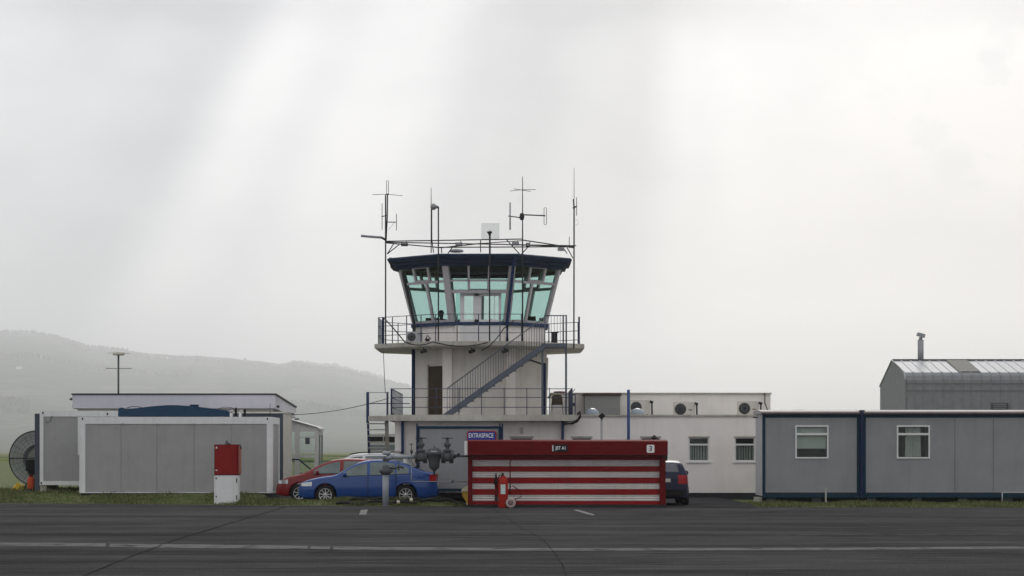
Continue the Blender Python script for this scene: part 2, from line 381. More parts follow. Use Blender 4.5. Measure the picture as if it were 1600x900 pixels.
# apron
a = MB(); ax = [-60]+frange(-24, 24, 1)+[60]
vs = []
random.seed(3)
for x in ax: vs += [(x, -80, .004), (x, edge(x)+random.uniform(-.06, .06), .004)]
a.add(vs, [(2*i, 2*i+2, 2*i+3, 2*i+1) for i in range(len(ax)-1)])
structure('apron', a, M['asph'])
# car park
c = MB(); cx = frange(-8.3, 7.6, .3); cy = frange(71.2, 84, .3); n_ = len(cx)
def cpy(x, y):
    lo = edge(x)-.2 if x > -1.5 else edge(x)+1.55
    return max(y, lo)
c.add([(x, cpy(x, y), gz(x, cpy(x, y))+.012) for y in cy for x in cx], [(j*n_+i, j*n_+i+1, (j+1)*n_+i+1, (j+1)*n_+i) for j in range(len(cy)-1) for i in range(n_-1)], 0, True)
structure('car_park', c, M['asph2'])
# painted markings on the apron (worn)
def marking_mat(name, col, wear):
    m = mat(name, col, 1, var=.15, scale=2, spec=0)
    t = m.node_tree; n = t.nodes; L = t.links; b = n['Principled BSDF']
    co = n.new('ShaderNodeTexCoord'); no = n.new('ShaderNodeTexNoise'); L.new(co.outputs['Object'], no.inputs['Vector']); no.inputs['Scale'].default_value = 2.2; no.inputs['Detail'].default_value = 8
    mr = n.new('ShaderNodeMapRange'); L.new(no.outputs['Fac'], mr.inputs[0]); mr.inputs[1].default_value = wear-.08; mr.inputs[2].default_value = wear+.08
    src = b.inputs['Base Color'].links[0].from_socket
    mx_ = n.new('ShaderNodeMix'); mx_.data_type = 'RGBA'; L.new(mr.outputs[0], mx_.inputs[0]); L.new(src, mx_.inputs[6]); mx_.inputs[7].default_value = (.05, .05, .05, 1)
    L.new(mx_.outputs[2], b.inputs['Base Color'])
    return m
M['mark'] = marking_mat('worn_white_line', (.155, .155, .155), .60)
M['mark2'] = marking_mat('faded_white_line', (.085, .082, .078), .50)
M['mark3'] = marking_mat('fresh_white_dash', (.22, .22, .22), .68)
M['tarline'] = mat('tar_seam', (.034, .034, .034), 1, var=.2, spec=0)
def gY(py): return EYE*F/(py-HZ)
def gp(px, py, z=.008): Y = gY(py); return (X(px, Y), Y, z)
def strip(name, top, bot, m, z=.008):
    b = MB(); n = len(top)
    b.add([gp(*p, z) for p in top]+[gp(*p, z) for p in bot], [(i, i+1, n+i+1, n+i) for i in range(n-1)])
    return structure(name, b, m)
strip('apron_line', [(-60, 848), (165, 849.6)], [(-60, 852.5), (165, 854.6)], M['mark'])
strip('apron_line', [(172, 850), (256, 851), (258, 850.6), (482, 853.4)], [(171, 855), (256, 856.6), (258, 856.6), (480, 858.6)], M['mark'])
strip('apron_line', [(486, 854), (516, 854.6)], [(484, 858.4), (515, 858.8)], M['mark'])
strip('apron_line', [(521, 854.6), (800, 857), (1000, 857.3), (1300, 856.4), (1700, 853.6)], [(521, 859.2), (800, 861), (1000, 861), (1300, 860), (1700, 857)], M['mark'])
strip('apron_line', [(-30, 791.5), (42, 788.4), (48, 788.4)], [(-30, 796), (30, 791), (48, 789.5)], M['mark2'])
strip('apron_line', [(564, 797), (575, 796.5)], [(561, 804.5), (572, 804.5)], M['mark3'])
strip('apron_line', [(897, 797), (903, 796.4), (930, 804.6)], [(897, 797.6), (916, 803.5), (926, 805.6)], M['mark3'])
strip('apron_line', [(700, 834.3), (860, 834)], [(700, 836), (860, 836)], M['mark2'])
strip('apron_line', [(1210, 835.5), (1700, 833.5)], [(1210, 837), (1700, 835.5)], M['mark2'])
strip('apron_line', [(350, 822.5), (415, 823)], [(350, 824), (415, 824.4)], M['mark2'])
strip('apron_line', [(700, 808), (790, 808)], [(700, 809.4), (790, 809.4)], M['mark2'])
strip('apron_line', [(390, 803.4), (425, 803)], [(390, 805), (425, 805)], M['mark2'])
strip('apron_line', [(1468, 799), (1480, 798.6)], [(1462, 801), (1478, 801)], M['mark2'])
random.seed(11)
def seam(pts, w):
    p = []
    for (x0, y0), (x1, y1) in zip(pts, pts[1:]):
        k = 7
        for i in range(k): q = i/k; p.append((x0+(x1-x0)*q+random.uniform(-1.8, 1.8), y0+(y1-y0)*q))
    p.append(pts[-1])
    strip('tar_seam', p, [(x+w*random.uniform(.35, .9), y+.2) for x, y in p], M['tarline'], .012)
seam([(446, 792), (345, 822), (262, 848), (205, 870), (120, 905)], 3.0)
seam([(766, 792), (800, 815), (850, 845), (872, 872), (886, 905)], 1.8)
seam([(470, 858), (530, 860), (480, 866), (556, 868)], 2)
# fields beyond, hills
fm = mat('pale_fields', (.26, .27, .14), .95, var=.3, scale=.004, spec=.05)
def fieldmat(name, cols, sc_):
    m = D.materials.new(name); m.use_nodes = True; t = m.node_tree; n = t.nodes; L = t.links; b = n['Principled BSDF']; b.inputs['Roughness'].default_value = 1; b.inputs['Specular IOR Level'].default_value = 0
    co = n.new('ShaderNodeTexCoord'); mp = n.new('ShaderNodeMapping'); L.new(co.outputs['Object'], mp.inputs[0]); mp.inputs['Scale'].default_value = (1, .45, .0)
    vo = n.new('ShaderNodeTexVoronoi'); L.new(mp.outputs[0], vo.inputs['Vector']); vo.inputs['Scale'].default_value = sc_
    cr = n.new('ShaderNodeValToRGB'); sp_ = n.new('ShaderNodeSeparateColor'); L.new(vo.outputs['Color'], sp_.inputs[0]); L.new(sp_.outputs[0], cr.inputs[0]); cr.color_ramp.interpolation = 'CONSTANT'
    cr.color_ramp.elements[0].color = (*cols[0], 1); cr.color_ramp.elements[0].position = 0
    cr.color_ramp.elements[1].color = (*cols[1], 1); cr.color_ramp.elements[1].position = .25
    for i, q in enumerate(cols[2:]): e = cr.color_ramp.elements.new(.5+.25*i*.9); e.color = (*q, 1)
    v2 = n.new('ShaderNodeTexVoronoi'); v2.feature = 'DISTANCE_TO_EDGE'; L.new(mp.outputs[0], v2.inputs['Vector']); v2.inputs['Scale'].default_value = sc_
    mr = n.new('ShaderNodeMapRange'); L.new(v2.outputs[0], mr.inputs[0]); mr.inputs[1].default_value = .02; mr.inputs[2].default_value = .06; mr.inputs[3].default_value = 1; mr.inputs[4].default_value = 0
    no = n.new('ShaderNodeTexNoise'); L.new(co.outputs['Object'], no.inputs['Vector']); no.inputs['Scale'].default_value = .01; no.inputs['Detail'].default_value = 6
    r2 = n.new('ShaderNodeMapRange'); L.new(no.outputs['Fac'], r2.inputs[0]); r2.inputs[1].default_value = .5; r2.inputs[2].default_value = .6
    mxm = n.new('ShaderNodeMath'); mxm.operation = 'MAXIMUM'; L.new(mr.outputs[0], mxm.inputs[0]); L.new(r2.outputs[0], mxm.inputs[1])
    mi = n.new('ShaderNodeMix'); mi.data_type = 'RGBA'; L.new(mxm.outputs[0], mi.inputs[0]); L.new(cr.outputs[0], mi.inputs[6]); mi.inputs[7].default_value = (.03, .045, .02, 1)
    L.new(mi.outputs[2], b.inputs['Base Color'])
    return m
fl = MB()
fx = [-9000, -3000, -1500, 0, 1500, 3000, 9000]
fl.add([(-16800, 290, .27), (16800, 290, .27), (16800, 16300, .27), (-16800, 16300, .27)], [(0, 1, 2, 3)])
structure('fields', fl, fieldmat('field_patchwork', [(.30, .28, .16), (.14, .17, .06), (.36, .32, .20), (.20, .21, .09)], .004))
RIDGE = [(-2500, 560), (-1200, 520), (-400, 522), (0, 531), (30, 531), (80, 535), (120, 545), (145, 552), (200, 557), (250, 563), (320, 566), (380, 570), (435, 577), (458, 574), (490, 577), (525, 581), (548, 586), (575, 592), (620, 604), (700, 625), (800, 640), (950, 652), (1200, 655), (1450, 655), (2200, 655), (4500, 660)]
def ridge(px):
    for (a_, b_), (c_, d_) in zip(RIDGE, RIDGE[1:]):
        if px <= c_: return b_+(d_-b_)*(px-a_)/(c_-a_)
    return RIDGE[-1][1]
def hn(x, y): return math.sin(x*.011+1.3)*math.sin(y*.006+.4)+.5*math.sin(x*.027+y*.013)+.3*math.sin(x*.06+2)
def hz_(px, d):
    RD = 12500
    hgt = (HZ-ridge(px))/F*RD
    if d <= RD: q = (d-3000)/(RD-3000); k = .22*ss(q*2.2)+.78*ss(max(0, (q-.12)/.88))
    else: k = 1-.5*ss((d-RD)/3000)
    return .3+hgt*k + hn(px*2.0, d)*5*ss((d-3200)/2500)*(.3+.7*(1-ss(abs(d-RD) < 1 and 1 or 0)))
h = MB(); pxs = list(range(-2500, -200, 60))+list(range(-200, 1700, 12))+list(range(1700, 4500, 70)); ds = list(range(3000, 12500, 250))+[12500, 12800, 13500, 14500, 16000]
nx = len(pxs)
h.add([((p-800)*2700/F*(.55+.45*d/2700)*1.0 if False else (p-800)*d/F, d, hz_(p, d)) for d in ds for p in pxs], [(j*nx+i, j*nx+i+1, (j+1)*nx+i+1, (j+1)*nx+i) for j in range(len(ds)-1) for i in range(nx-1)], 0, True)
structure('hills', h, fieldmat('hill_fields', [(.07, .085, .06), (.045, .06, .045), (.12, .12, .085), (.06, .075, .05)], .006))
# woods on the ridge and along the foot of the hill: far-off masses
random.seed(5)
M['wood'] = mat('dark_wood', (.022, .034, .018), 1, spec=0, var=.3, scale=.05)
wd = MB()
def conifer(b, x, y, z, r, hh):
    n = 5; lv = [(r*.5, 0), (r, .15*hh), (r*.75, .45*hh), (r*.4, .78*hh), (.02, hh)]
    a0 = random.uniform(0, 3)
    b.lathe([(q*random.uniform(.8, 1.2), w) for q, w in lv], (x, y, z), n=n, smooth=False)
def roundtree(b, x, y, z, r, hh):
    b.lathe([(r*.4, 0), (r*.9, hh*.3), (r, hh*.55), (r*.7, hh*.85), (.05, hh)], (x, y, z), n=6, smooth=False)
def wood_line(b, p0, p1, d, n, hmin, hmax, con=.7, dj=40):
    for _ in range(n):
        p = random.uniform(p0, p1); dd = d+random.uniform(-dj, dj*.3); hh = random.uniform(hmin, hmax)
        (conifer if random.random() < con else roundtree)(b, (p-800)*dd/F, dd, hz_(p, dd)-.5, hh*random.uniform(.18, .42), hh)
wood_line(wd, -250, 125, 12480, 851, 15.6, 46.5)
wood_line(wd, 120, 460, 12480, 526, 5.9, 20.9, .3)
wood_line(wd, 455, 520, 12480, 182, 15.6, 41.9)
wood_line(wd, 455, 485, 12490, 90, 24, 46)
wood_line(wd, 520, 560, 12490, 60, 20, 40)
wood_line(wd, 0, 100, 12490, 160, 16, 34)
wood_line(wd, 520, 600, 12480, 182, 15.6, 46.5)
wood_line(wd, 380, 384, 12480, 7, 31.2, 41.9)
wood_line(wd, 600, 1700, 12480, 1216, 11.8, 32.5, .2)
wood_line(wd, 1215, 1300, 12480, 120, 23.4, 55.8, .2)
wood_line(wd, 1340, 1352, 12480, 19, 31.2, 55.8, .2)
structure('ridge_wood', wd, M['wood'], 'stuff')
wf = MB()
for p0, p1, d in ((-300, 45, 5400), (430, 640, 5800), (-400, 300, 7700), (100, 700, 9500), (-300, 200, 10600), (900, 1600, 6500)):
    wood_line(wf, p0, p1, d, 480, 9, 18, .25, 260)
structure('foothill_wood', wf, M['wood'], 'stuff')
# white farmhouses on the hill
for i, (px, py, d, lb) in enumerate(((61, 638, 7700, 'tiny bright white farmhouse low on the hazy hill, just above the left cabin corner'), (262, 598, 9500, 'tiny white farmhouse on the hazy hill, right of the white drum aerial'), (30, 642, 7000, 'faint pale farmhouse low on the hill at the far left'))):
    x = (px-800)*d/F; z = hz_(px, d)
    b = MB().box(x-9, x+9, d-4, d+4, z-5, z+8)
    t_ = thing('farmhouse', (x, d, z), lb, 'house', 'white farmhouses on the far hill')
    part(t_, 'wall', b, M['wpaint']); part(t_, 'roof', MB().prism([(x-9.4, z+8), (x+9.4, z+8), (x+8, z+11), (x-8, z+11)], d-3.3, d+3.3), M['slate'])
# ------------------------------------------------------------------ control tower
TX, TY = X(750, 85), 85.0
TN = .41421
def octo(r, z, cx=TX, cy=TY):
    return [(cx-r*TN, cy-r, z), (cx+r*TN, cy-r, z), (cx+r, cy-r*TN, z), (cx+r, cy+r*TN, z), (cx+r*TN, cy+r, z), (cx-r*TN, cy+r, z), (cx-r, cy+r*TN, z), (cx-r, cy-r*TN, z)]
ZR = Z(396, 81.65); ZRB = Z(413, 81.65); ZS = Z(504, 82.6); ZB = Z(533, 81.2); ZBB = Z(542, 81.2)
ZT = Z(648, 79.6); ZTB = Z(657.5, 79.6)
tower = thing('control_tower', (TX, TY, 0), 'white octagonal airfield control tower with teal glazed cab and navy roof edge', 'control tower')
part(tower, 'shaft', MB().loft([octo(2.45, ZT+.003), octo(2.45, ZBB-.003)]), M['cream'])
for sx in (-1, 1):
    x0 = TX+sx*1.14
    part(tower, 'column', MB().box(x0-.165, x0+.165, TY-2.62, TY-2.30, ZT+.003, ZBB-.004), M['white'])
part(tower, 'balcony_slab', MB().loft([octo(3.72, ZBB), octo(3.80, ZBB+.05), octo(3.80, ZB)]), M['conc'])
part(tower, 'cab_base', MB().loft([octo(2.385, ZB+.002), octo(2.385, ZS-.10)]), M['white'])
part(tower, 'sill_band', MB().loft([octo(2.50, ZS-.10), octo(2.50, ZS+.02)]), M['blue'])
rf = MB(); 
ZG_ = ZRB+.21      # glass head, hidden from outside by the fascia
rf.loft([octo(q, z) for q, z in ((3.0, ZG_+.02), (2.96, ZRB-.02), (3.02, ZRB-.02), (3.03, ZRB+.10), (3.17, ZRB+.10), (3.19, ZRB+.22), (3.30, ZRB+.225), (3.36, ZR-.05), (3.30, ZR), (.02, ZR+.12))], cap=False)
part(tower, 'roof', rf, M['fasc'])
part(tower, 'ceiling', MB().loft([octo(2.99, ZG_+.02), octo(2.99, ZG_+.06)]), M['ceil'])
part(tower, 'floor', MB().loft([octo(2.3, ZS-.12), octo(2.3, ZS-.06)]), M['inner'])
# cab glazing: every side leans outwards
bo, to = octo(2.39, ZS+.02), octo(2.95, ZG_)
def facept(k, a, b, inset=0):
    A0, A1, B0, B1 = Vector(bo[k]), Vector(bo[(k+1) % 8]), Vector(to[k]), Vector(to[(k+1) % 8])
    p = A0.lerp(A1, a).lerp(B0.lerp(B1, a), b)
    if inset:
        n = (A1-A0).cross(B0-A0).normalized(); c_ = Vector((TX, TY, p.z))
        if n.dot(p-c_) < 0: n = -n
        p = p-n*inset
    return p
def facebar(b, k, a0, b0, a1, b1, w, dep=.09, mi=0, inset=0):
    n = (Vector(bo[(k+1) % 8])-Vector(bo[k])).cross(Vector(to[k])-Vector(bo[k])).normalized()
    b.bar(facept(k, a0, b0, inset), facept(k, a1, b1, inset), w, dep, mi, up=n)
VM = .655
for k in range(8):
    frontf = k == 0
    pane = MB()
    if frontf: pane.add([facept(k, 0, .49), facept(k, 1, .49), facept(k, 1, 1), facept(k, 0, 1)], [(0, 1, 2, 3)])
    else: pane.add([facept(k, 0, 0), facept(k, 1, 0), facept(k, 1, 1), facept(k, 0, 1)], [(0, 1, 2, 3)])
    w_ = part(tower, 'window', pane, M['gteal'])
    fr = MB()
    if frontf:
        for a_ in (.345, .655): facebar(fr, k, a_, .49, a_, 1, .075)
        facebar(fr, k, 0, .665, 1, .665, .06); facebar(fr, k, 0, .49, 1, .49, .12)
    else:
        left = k in (7, 6, 5)
        for a_ in (.30, .62) if left else (.38, .70): facebar(fr, k, a_, VM, a_, 1, .085)
        am = .53 if left else .47
        facebar(fr, k, am, 0, am, VM, .10); facebar(fr, k, 0, VM, 1, VM, .085)
        # centre light stands in a casement of its own, a little proud
        c0, c1 = (.30, .62) if left else (.38, .70)
        facebar(fr, k, c0, VM+.03, c1, VM+.03, .06, .12); facebar(fr, k, c0, .90, c1, .90, .05, .12)
        facebar(fr, k, 0, .02, 1, .02, .09)
    facebar(fr, k, 0, .985, 1, .985, .05)
    part(w_, 'frame', fr, M['mull'])
for k in range(8):
    b = MB(); A, B = Vector(bo[k]), Vector(to[k]); c_ = Vector((TX, TY, A.z)); d_ = (A-c_).normalized()
    b.bar(A-d_*.02, B-d_*.02, .22 if k in (0, 1) else .17, .14, up=d_)
    part(tower, 'corner_post', b, M['mull'])
# door unit set upright in the front face
dy = TY-2.46; dz0, dz1 = ZB+.002, ZS+1.06
def dX(px): return X(px, dy)
door = part(tower, 'door', MB().box(dX(719), dX(723.5), dy-.03, dy+.05, dz0, dz1).box(dX(741.5), dX(748), dy-.03, dy+.05, dz0, dz1).box(dX(779), dX(783), dy-.03, dy+.05, dz0, dz1).box(dX(723.5), dX(779), dy-.03, dy+.05, dz1-.11, dz1).box(dX(723.5), dX(779), dy-.03, dy+.05, ZS-.02, ZS+.10).box(dX(723.5), dX(741.5), dy-.01, dy+.03, dz0, ZS-.02).box(dX(748), dX(779), dy-.01, dy+.03, dz0, ZS-.02).box(dX(723.5), dX(725.5), dy-.02, dy+.04, ZS+.1, dz1-.11).box(dX(739.5), dX(741.5), dy-.02, dy+.04, ZS+.1, dz1-.11).box(dX(748), dX(752), dy-.02, dy+.04, ZS+.1, dz1-.11).box(dX(772), dX(773), dy-.02, dy+.04, ZS+.1, dz1-.11), M['pvc'])
part(door, 'pane', MB().box(dX(723.5), dX(741.5), dy+.005, dy+.011, ZS+.1, dz1-.11).box(dX(748), dX(779), dy+.005, dy+.011, ZS+.1, dz1-.11), M['gclear'])
part(door, 'handle', MB().box(dX(742.5), dX(744), dy-.08, dy-.03, ZS-.05, ZS+.12), M['dark'])
for a_, b_ in ((712, 719), (783, 789.5)):
    part(tower, 'side_light', MB().box(dX(a_), dX(b_), dy+.06, dy+.075, ZS, dz1-.02), M['gteal'])
for a_, b_ in ((711, 719), (783, 790)):
    part(tower, 'door_surround', MB().box(dX(a_), dX(b_), dy-.02, dy+.08, dz0, ZS-.02), M['white'])
# interior console and dark stuff
for k in (6, 7, 1, 2, 3, 5):
    cons = MB(); pts = octo(2.18, 0); pi = octo(1.55, 0); j = (k+1) % 8
    zz0, zz1 = ZS-.06, ZS+.09
    poly = [pts[k], pts[j], pi[j], pi[k]]
    cons.loft([[(p[0], p[1], zz0) for p in poly], [(p[0], p[1], zz1) for p in poly]])
    part(tower, 'console', cons, M['inner'])
# shaft door on the front-left side
def shaftpt(k, a, z, out=0, r=2.45):
    o_ = octo(r, z); p = Vector(o_[k]).lerp(Vector(o_[(k+1) % 8]), a); c_ = (Vector(o_[k])+Vector(o_[(k+1) % 8]))/2-Vector((TX, TY, z)); return p+c_.normalized()*out
zd1 = Z(573, 83.6)
sd_ = part(tower, 'shaft_door', MB().loft([[shaftpt(7, .44, z, .0), shaftpt(7, .87, z, .0), shaftpt(7, .87, z, .03), shaftpt(7, .44, z, .03)] for z in (ZT+.004, zd1)]), M['brown'])
part(sd_, 'door_frame', MB().loft([[shaftpt(7, .41, z), shaftpt(7, .44, z), shaftpt(7, .44, z, .05), shaftpt(7, .41, z, .05)] for z in (ZT+.004, zd1+.06)]).loft([[shaftpt(7, .87, z), shaftpt(7, .90, z), shaftpt(7, .90, z, .05), shaftpt(7, .87, z, .05)] for z in (ZT+.004, zd1+.06)]), M['conc'])
# downpipes on the tower
part(tower, 'downpipe', MB().path([(X(610.5, 84), 83.8, Z(399, 84)-.1), (X(612.5, 84), 83.8, Z(418, 84)), (X(616, 84), 83.8, Z(422, 84)), (X(629, 84), 83.8, Z(424, 84)), (X(631, 84), 83.7, Z(432, 84)), (X(648, 84), 83.7, Z(508, 84)), (X(648, 84), 83.7, ZB)], .05), M['dark'])
part(tower, 'downpipe', MB().path([Vector(to[1])+Vector((.08, -.35, .1)), Vector(to[1])+Vector((.02, -.12, -.15)), Vector(bo[1])+Vector((.02, -.16, 0)), (bo[1][0]+.02, bo[1][1]-.16, ZB)], .06), M['blue'])
part(tower, 'downpipe', MB().path([(X(855, 83.5), 83.3, ZBB-.3), (X(855, 83.5), 83.3, Z(580, 83)), (X(852, 83.5), 83.2, ZT)], .035), M['cream'])
part(tower, 'downpipe', MB().path([(X(850.5, 82.6), 82.6, Z(567, 82.6)), (X(851, 82.6), 82.6, Z(575, 82.6)), (X(850, 82.6), 82.6, ZT)], .055), M['navy'])
part(tower, 'prop', MB().tube((X(646, 83), 83, ZT), (X(646, 83), 83, ZBB), .065, 10), M['navy'])
# lamp and cameras under the slab
part(tower, 'bulkhead_light', MB().lathe([(.02, -.02), (.09, 0), (.10, .05), (.06, .09)], (X(801, 82.3), 82.35, Z(573, 82)), n=10), M['acw'])
for px in (662, 737, 789):
    single('camera_unit', (X(px, 81.9), 81.9, ZBB-.2), MB().tube((X(px, 81.9), 81.9, ZBB), (X(px, 81.9), 81.9, ZBB-.12), .025).tube((X(px, 81.9)-.09, 81.8, ZBB-.16), (X(px, 81.9)+.1, 81.7, ZBB-.10), .06, 10),
           M['dark'], {662: 'small dark lamp under the balcony slab above the brown door', 737: 'dark spotlight under the balcony slab at the front centre', 789: 'small dark lamp under the balcony slab beside the right column'}[px], 'lamp', 'small dark lamps under the balcony')
# cables looping along the balcony edge
def sag(p0, p1, s, n=10): return [Vector(p0).lerp(Vector(p1), i/n)-Vector((0, 0, s*4*(i/n)*(1-i/n))) for i in range(n+1)]
cb = MB().path(sag((X(601, 83), 82.9, Z(498, 83)), (X(632, 81.1), 81.3, Z(534, 81.1)), -.02)+sag((X(633, 81.1), 81.3, Z(534, 81)), (X(676, 81), 81.05, Z(534, 81)), .11)+sag((X(677, 81), 81.05, Z(534, 81)), (X(762, 81), 81.05, Z(535, 81)), .14), .022, 6)
single('cable', (X(640, 81), 81, ZB), cb, M['dark'], 'slack dark cable looping along the front lip of the balcony slab', 'cable')
cb = MB().path(sag((X(752, 80.9), 80.98, Z(548, 81)), (X(788, 80.9), 80.98, Z(512, 81)), .12)+sag((X(789, 80.9), 80.98, Z(512, 81)), (X(803, 80.9), 81.2, Z(500, 81)), .02), .02, 6)
single('cable', (X(752, 81), 81, ZB-.2), cb, M['dark'], 'dark cable climbing from under the balcony slab to the cab front', 'cable')
# balcony railing: octagonal
def railing(root, pts, h, levels, post_every, rp_=.018, rr=.013, m=None, closed=False):
    m = m or M['rail']
    segs = list(zip(pts, pts[1:]))
    for A, B in segs:
        A = Vector(A); B = Vector(B); L_ = (B-A).length; n = max(1, round(L_/post_every))
        for i in range(n):
            p = A.lerp(B, i/n); part(root, 'post', MB().tube(p, p+Vector((0, 0, h)), rp_, 6), m)
        for lv in levels: part(root, 'rail', MB().tube(A+Vector((0, 0, lv)), B+Vector((0, 0, lv)), rr, 6), m)
    p = Vector(pts[-1]); part(root, 'post', MB().tube(p, p+Vector((0, 0, h)), rp_, 6), m)
br = thing('balcony_railing', (TX, TY, ZB), 'dark blue pipe railing around the tower balcony below the glazed cab', 'railing')
oc = octo(3.66, ZB+.001)
railing(br, [oc[1], oc[0], oc[7], oc[6], oc[5], oc[4], oc[3]], .97, (.96, .64, .30), .72)
single('railing_gate_post', (X(598.5, 83.6), 83.4, ZB), MB().box(X(597, 83.4), X(600.5, 83.4), 83.3, 83.45, ZB, ZB+.95), M['navy'], 'thick navy post at the left corner of the tower balcony', 'post', 'thick navy balcony posts')
single('railing_gate_post', (X(905, 83.6), 83.4, ZB), MB().box(X(903.5, 83.4), X(906, 83.4), 83.3, 83.45, ZB, ZB+.98), M['navy'], 'thick navy post at the right corner of the tower balcony', 'post', 'thick navy balcony posts')
# air conditioning box on the balcony, small boxes
def aircon(name, x, y, z, w, hh, lb, cat='air conditioner', grp=None, m=None, logo=None, dep=.3):
    t_ = thing(name, (x, y, z), lb, cat, grp)
    part(t_, 'casing', MB().box(x-w/2, x+w/2, y, y+dep, z, z+hh), m or M['acw'])
    fr_ = min(w*.27, hh*.40); fxx = x-w*.19
    f_ = part(t_, 'fan_grille', MB().lathe([(.0, -.012), (fr_, -.012), (fr_, -.001), (fr_*.98, 0)], (fxx, y, z+hh*.5), 'Y', 20), M['dark'])
    g_ = MB()
    for q in (.35, .6, .85):
        pts = [(fxx+fr_*q*math.cos(a_*.3927), y-.018, z+hh*.5+fr_*q*math.sin(a_*.3927)) for a_ in range(17)]
        g_.path(pts, .005, 4, cap=False)
    part(f_, 'guard_ring', g_, M['galv'])
    return t_
aircon('air_conditioner', X(648, 82.2), 82.0, ZB, .55, .38, 'grey air conditioner box standing on the left of the tower balcony', m=M['tile'])
single('control_box', (X(661, 81.6), 81.7, ZB), MB().box(X(665, 81.6), X(671, 81.6), 81.7, 81.9, ZB, ZB+.12).path([(X(664, 81.6), 81.7, ZB+.05), (X(668, 81.6), 81.6, ZB+.22), (X(673, 81.6), 81.7, ZB+.1)], .02), M['dark'], 'small black box with hose on the balcony floor beside the air conditioner', 'box')
single('equipment_box', (X(866, 83.8), 83.6, ZB), MB().box(X(862, 83.6), X(871, 83.6), 83.6, 83.9, ZB, ZB+.42).box(X(860, 83.6), X(873, 83.6), 83.55, 83.95, ZB+.42, ZB+.45), M['dark'], 'small dark box on the balcony at the head of the outside stair', 'box')
# ------------------------------------------------------------------ outside stair on the terrace
SY0, SY1 = 80.35, 81.05
stair = thing('metal_staircase', (X(693, 80.7), 80.7, ZT), 'blue-grey steel staircase climbing right from the terrace to the tower balcony', 'staircase')
pA = (X(693, SY0), ZT+.02); pB = (X(851, SY0), Z(537, SY0))
for yy in (SY0, SY1):
    part(stair, 'stringer', MB().prism([(pA[0]-.05, pA[1]-.02), (pA[0]+.28, pA[1]-.02), (pB[0]+.02, pB[1]-.16), (pB[0]+.02, pB[1]+.06)], yy, yy+.05), M['stair'])
NT = 14
for i in range(1, NT):
    q = i/NT; x_ = pA[0]+.12+(pB[0]-pA[0]-.12)*q; z_ = pA[1]+(pB[1]-pA[1])*q-.04
    part(stair, 'tread', MB().box(x_-.02, x_+.22, SY0+.052, SY1-.002, z_-.03, z_), M['stair'])
LX1 = X(884, SY0)
part(stair, 'landing', MB().box(pB[0]+.022, LX1+.05, SY0, 81.9, pB[1]-.12, pB[1]), M['stair'])
for px in (847.5, 884.5):
    part(stair, 'leg', MB().box(X(px-1.6, SY0), X(px+1.6, SY0), SY0+.06, SY0+.14, ZT+.003, pB[1]-.122 if px > 860 else pB[1]+.01), M['stair'])
part(stair, 'brace', MB().tube((X(818, SY0), SY0+.1, Z(559, SY0)), (X(848, SY0), SY0+.1, Z(569, SY0)), .03), M['dark'])
for yy in (SY0+.02, SY1+.03):
    hr = [(pA[0]+.12, yy, pA[1]+.92), (pB[0], yy, pB[1]+.95)]
    part(stair, 'handrail', MB().tube(*hr, .010), M['stair'])
    nb = 38
    for i in range(nb+1):
        q = i/nb; x_ = hr[0][0]+(hr[1][0]-hr[0][0])*q
        zb_ = pA[1]+(pB[1]-pA[1])*q; zt_ = hr[0][2]+(hr[1][2]-hr[0][2])*q
        part(stair, 'baluster', MB().tube((x_, yy, zb_), (x_, yy, zt_), .0055, 5), M['stair'])
for x_ in [pB[0]+.02+i*(LX1-pB[0])/7 for i in range(8)]:
    part(stair, 'baluster', MB().tube((x_, SY0+.02, pB[1]), (x_, SY0+.02, pB[1]+1.0), .0085 if x_ < LX1-.1 else .03, 5), M['stair'])
part(stair, 'handrail', MB().tube((pB[0], SY0+.02, pB[1]+.98), (LX1, SY0+.02, pB[1]+.98), .018), M['rail'])
# ------------------------------------------------------------------ ground floor building
YW = 80.3
bld = thing('terminal_building', (2.0, YW, 0), 'long low white flat-roofed building under and right of the control tower', 'building')
def wall_with_openings(x0, x1, z0, z1, y, th, ops):
    """front wall made of boxes round rectangular openings"""
    b = MB(); xs_ = sorted(ops)
    cur = x0
    for (a_, b_, c_, d_) in xs_:
        b.box(cur, a_, y, y+th, z0, z1); b.box(a_, b_, y, y+th, z0, c_); b.box(a_, b_, y, y+th, d_, z1); cur = b_
    b.box(cur, x1, y, y+th, z0, z1)
    return b
def wo(px0, px1, py0, py1): return (X(px0, YW), X(px1, YW), Z(py1, YW), Z(py0, YW))
ops = [wo(797, 833, 683, 712), wo(893, 925, 683, 718), wo(1001, 1032, 683, 718), wo(1076, 1108, 683, 721), wo(1148, 1180, 683, 721)]
zw0 = .10; zwt = Z(651, YW)
part(bld, 'wall', wall_with_openings(X(617, YW), X(1200, YW), Z(770, YW), zwt, YW, .25, ops), M['white'])
part(bld, 'plinth', MB().box(X(617, YW)+.02, X(1200, YW)-.02, YW+.03, YW+.3, -.1, Z(770, YW)-.003), M['dark'])
part(bld, 'side_wall', MB().box(X(617, YW), X(617, YW)+.25, YW+.253, 90, 0, ZTB-.02).box(X(1200, YW)-.25, X(1200, YW), YW+.253, 90, 0, zwt), M['white'])
part(bld, 'roof', MB().box(2.33, X(1200, YW)+.05, YW-.06, 90, zwt+.003, Z(648, YW)), M['conc'])
part(bld, 'terrace_slab', MB().box(X(605, 79.6), X(902, 79.6), 79.6, 90, ZTB, ZT), M['conc'])
part(bld, 'upper_wall', MB().box(1.5, X(1204, 85), 85, 92, Z(649, YW)+.003, Z(616, 85)), M['white'])
part(bld, 'coping', MB().box(1.42, X(1205.5, 85), 84.93, 92.05, Z(616, 85)+.002, Z(613.6, 85)), M['conc'])
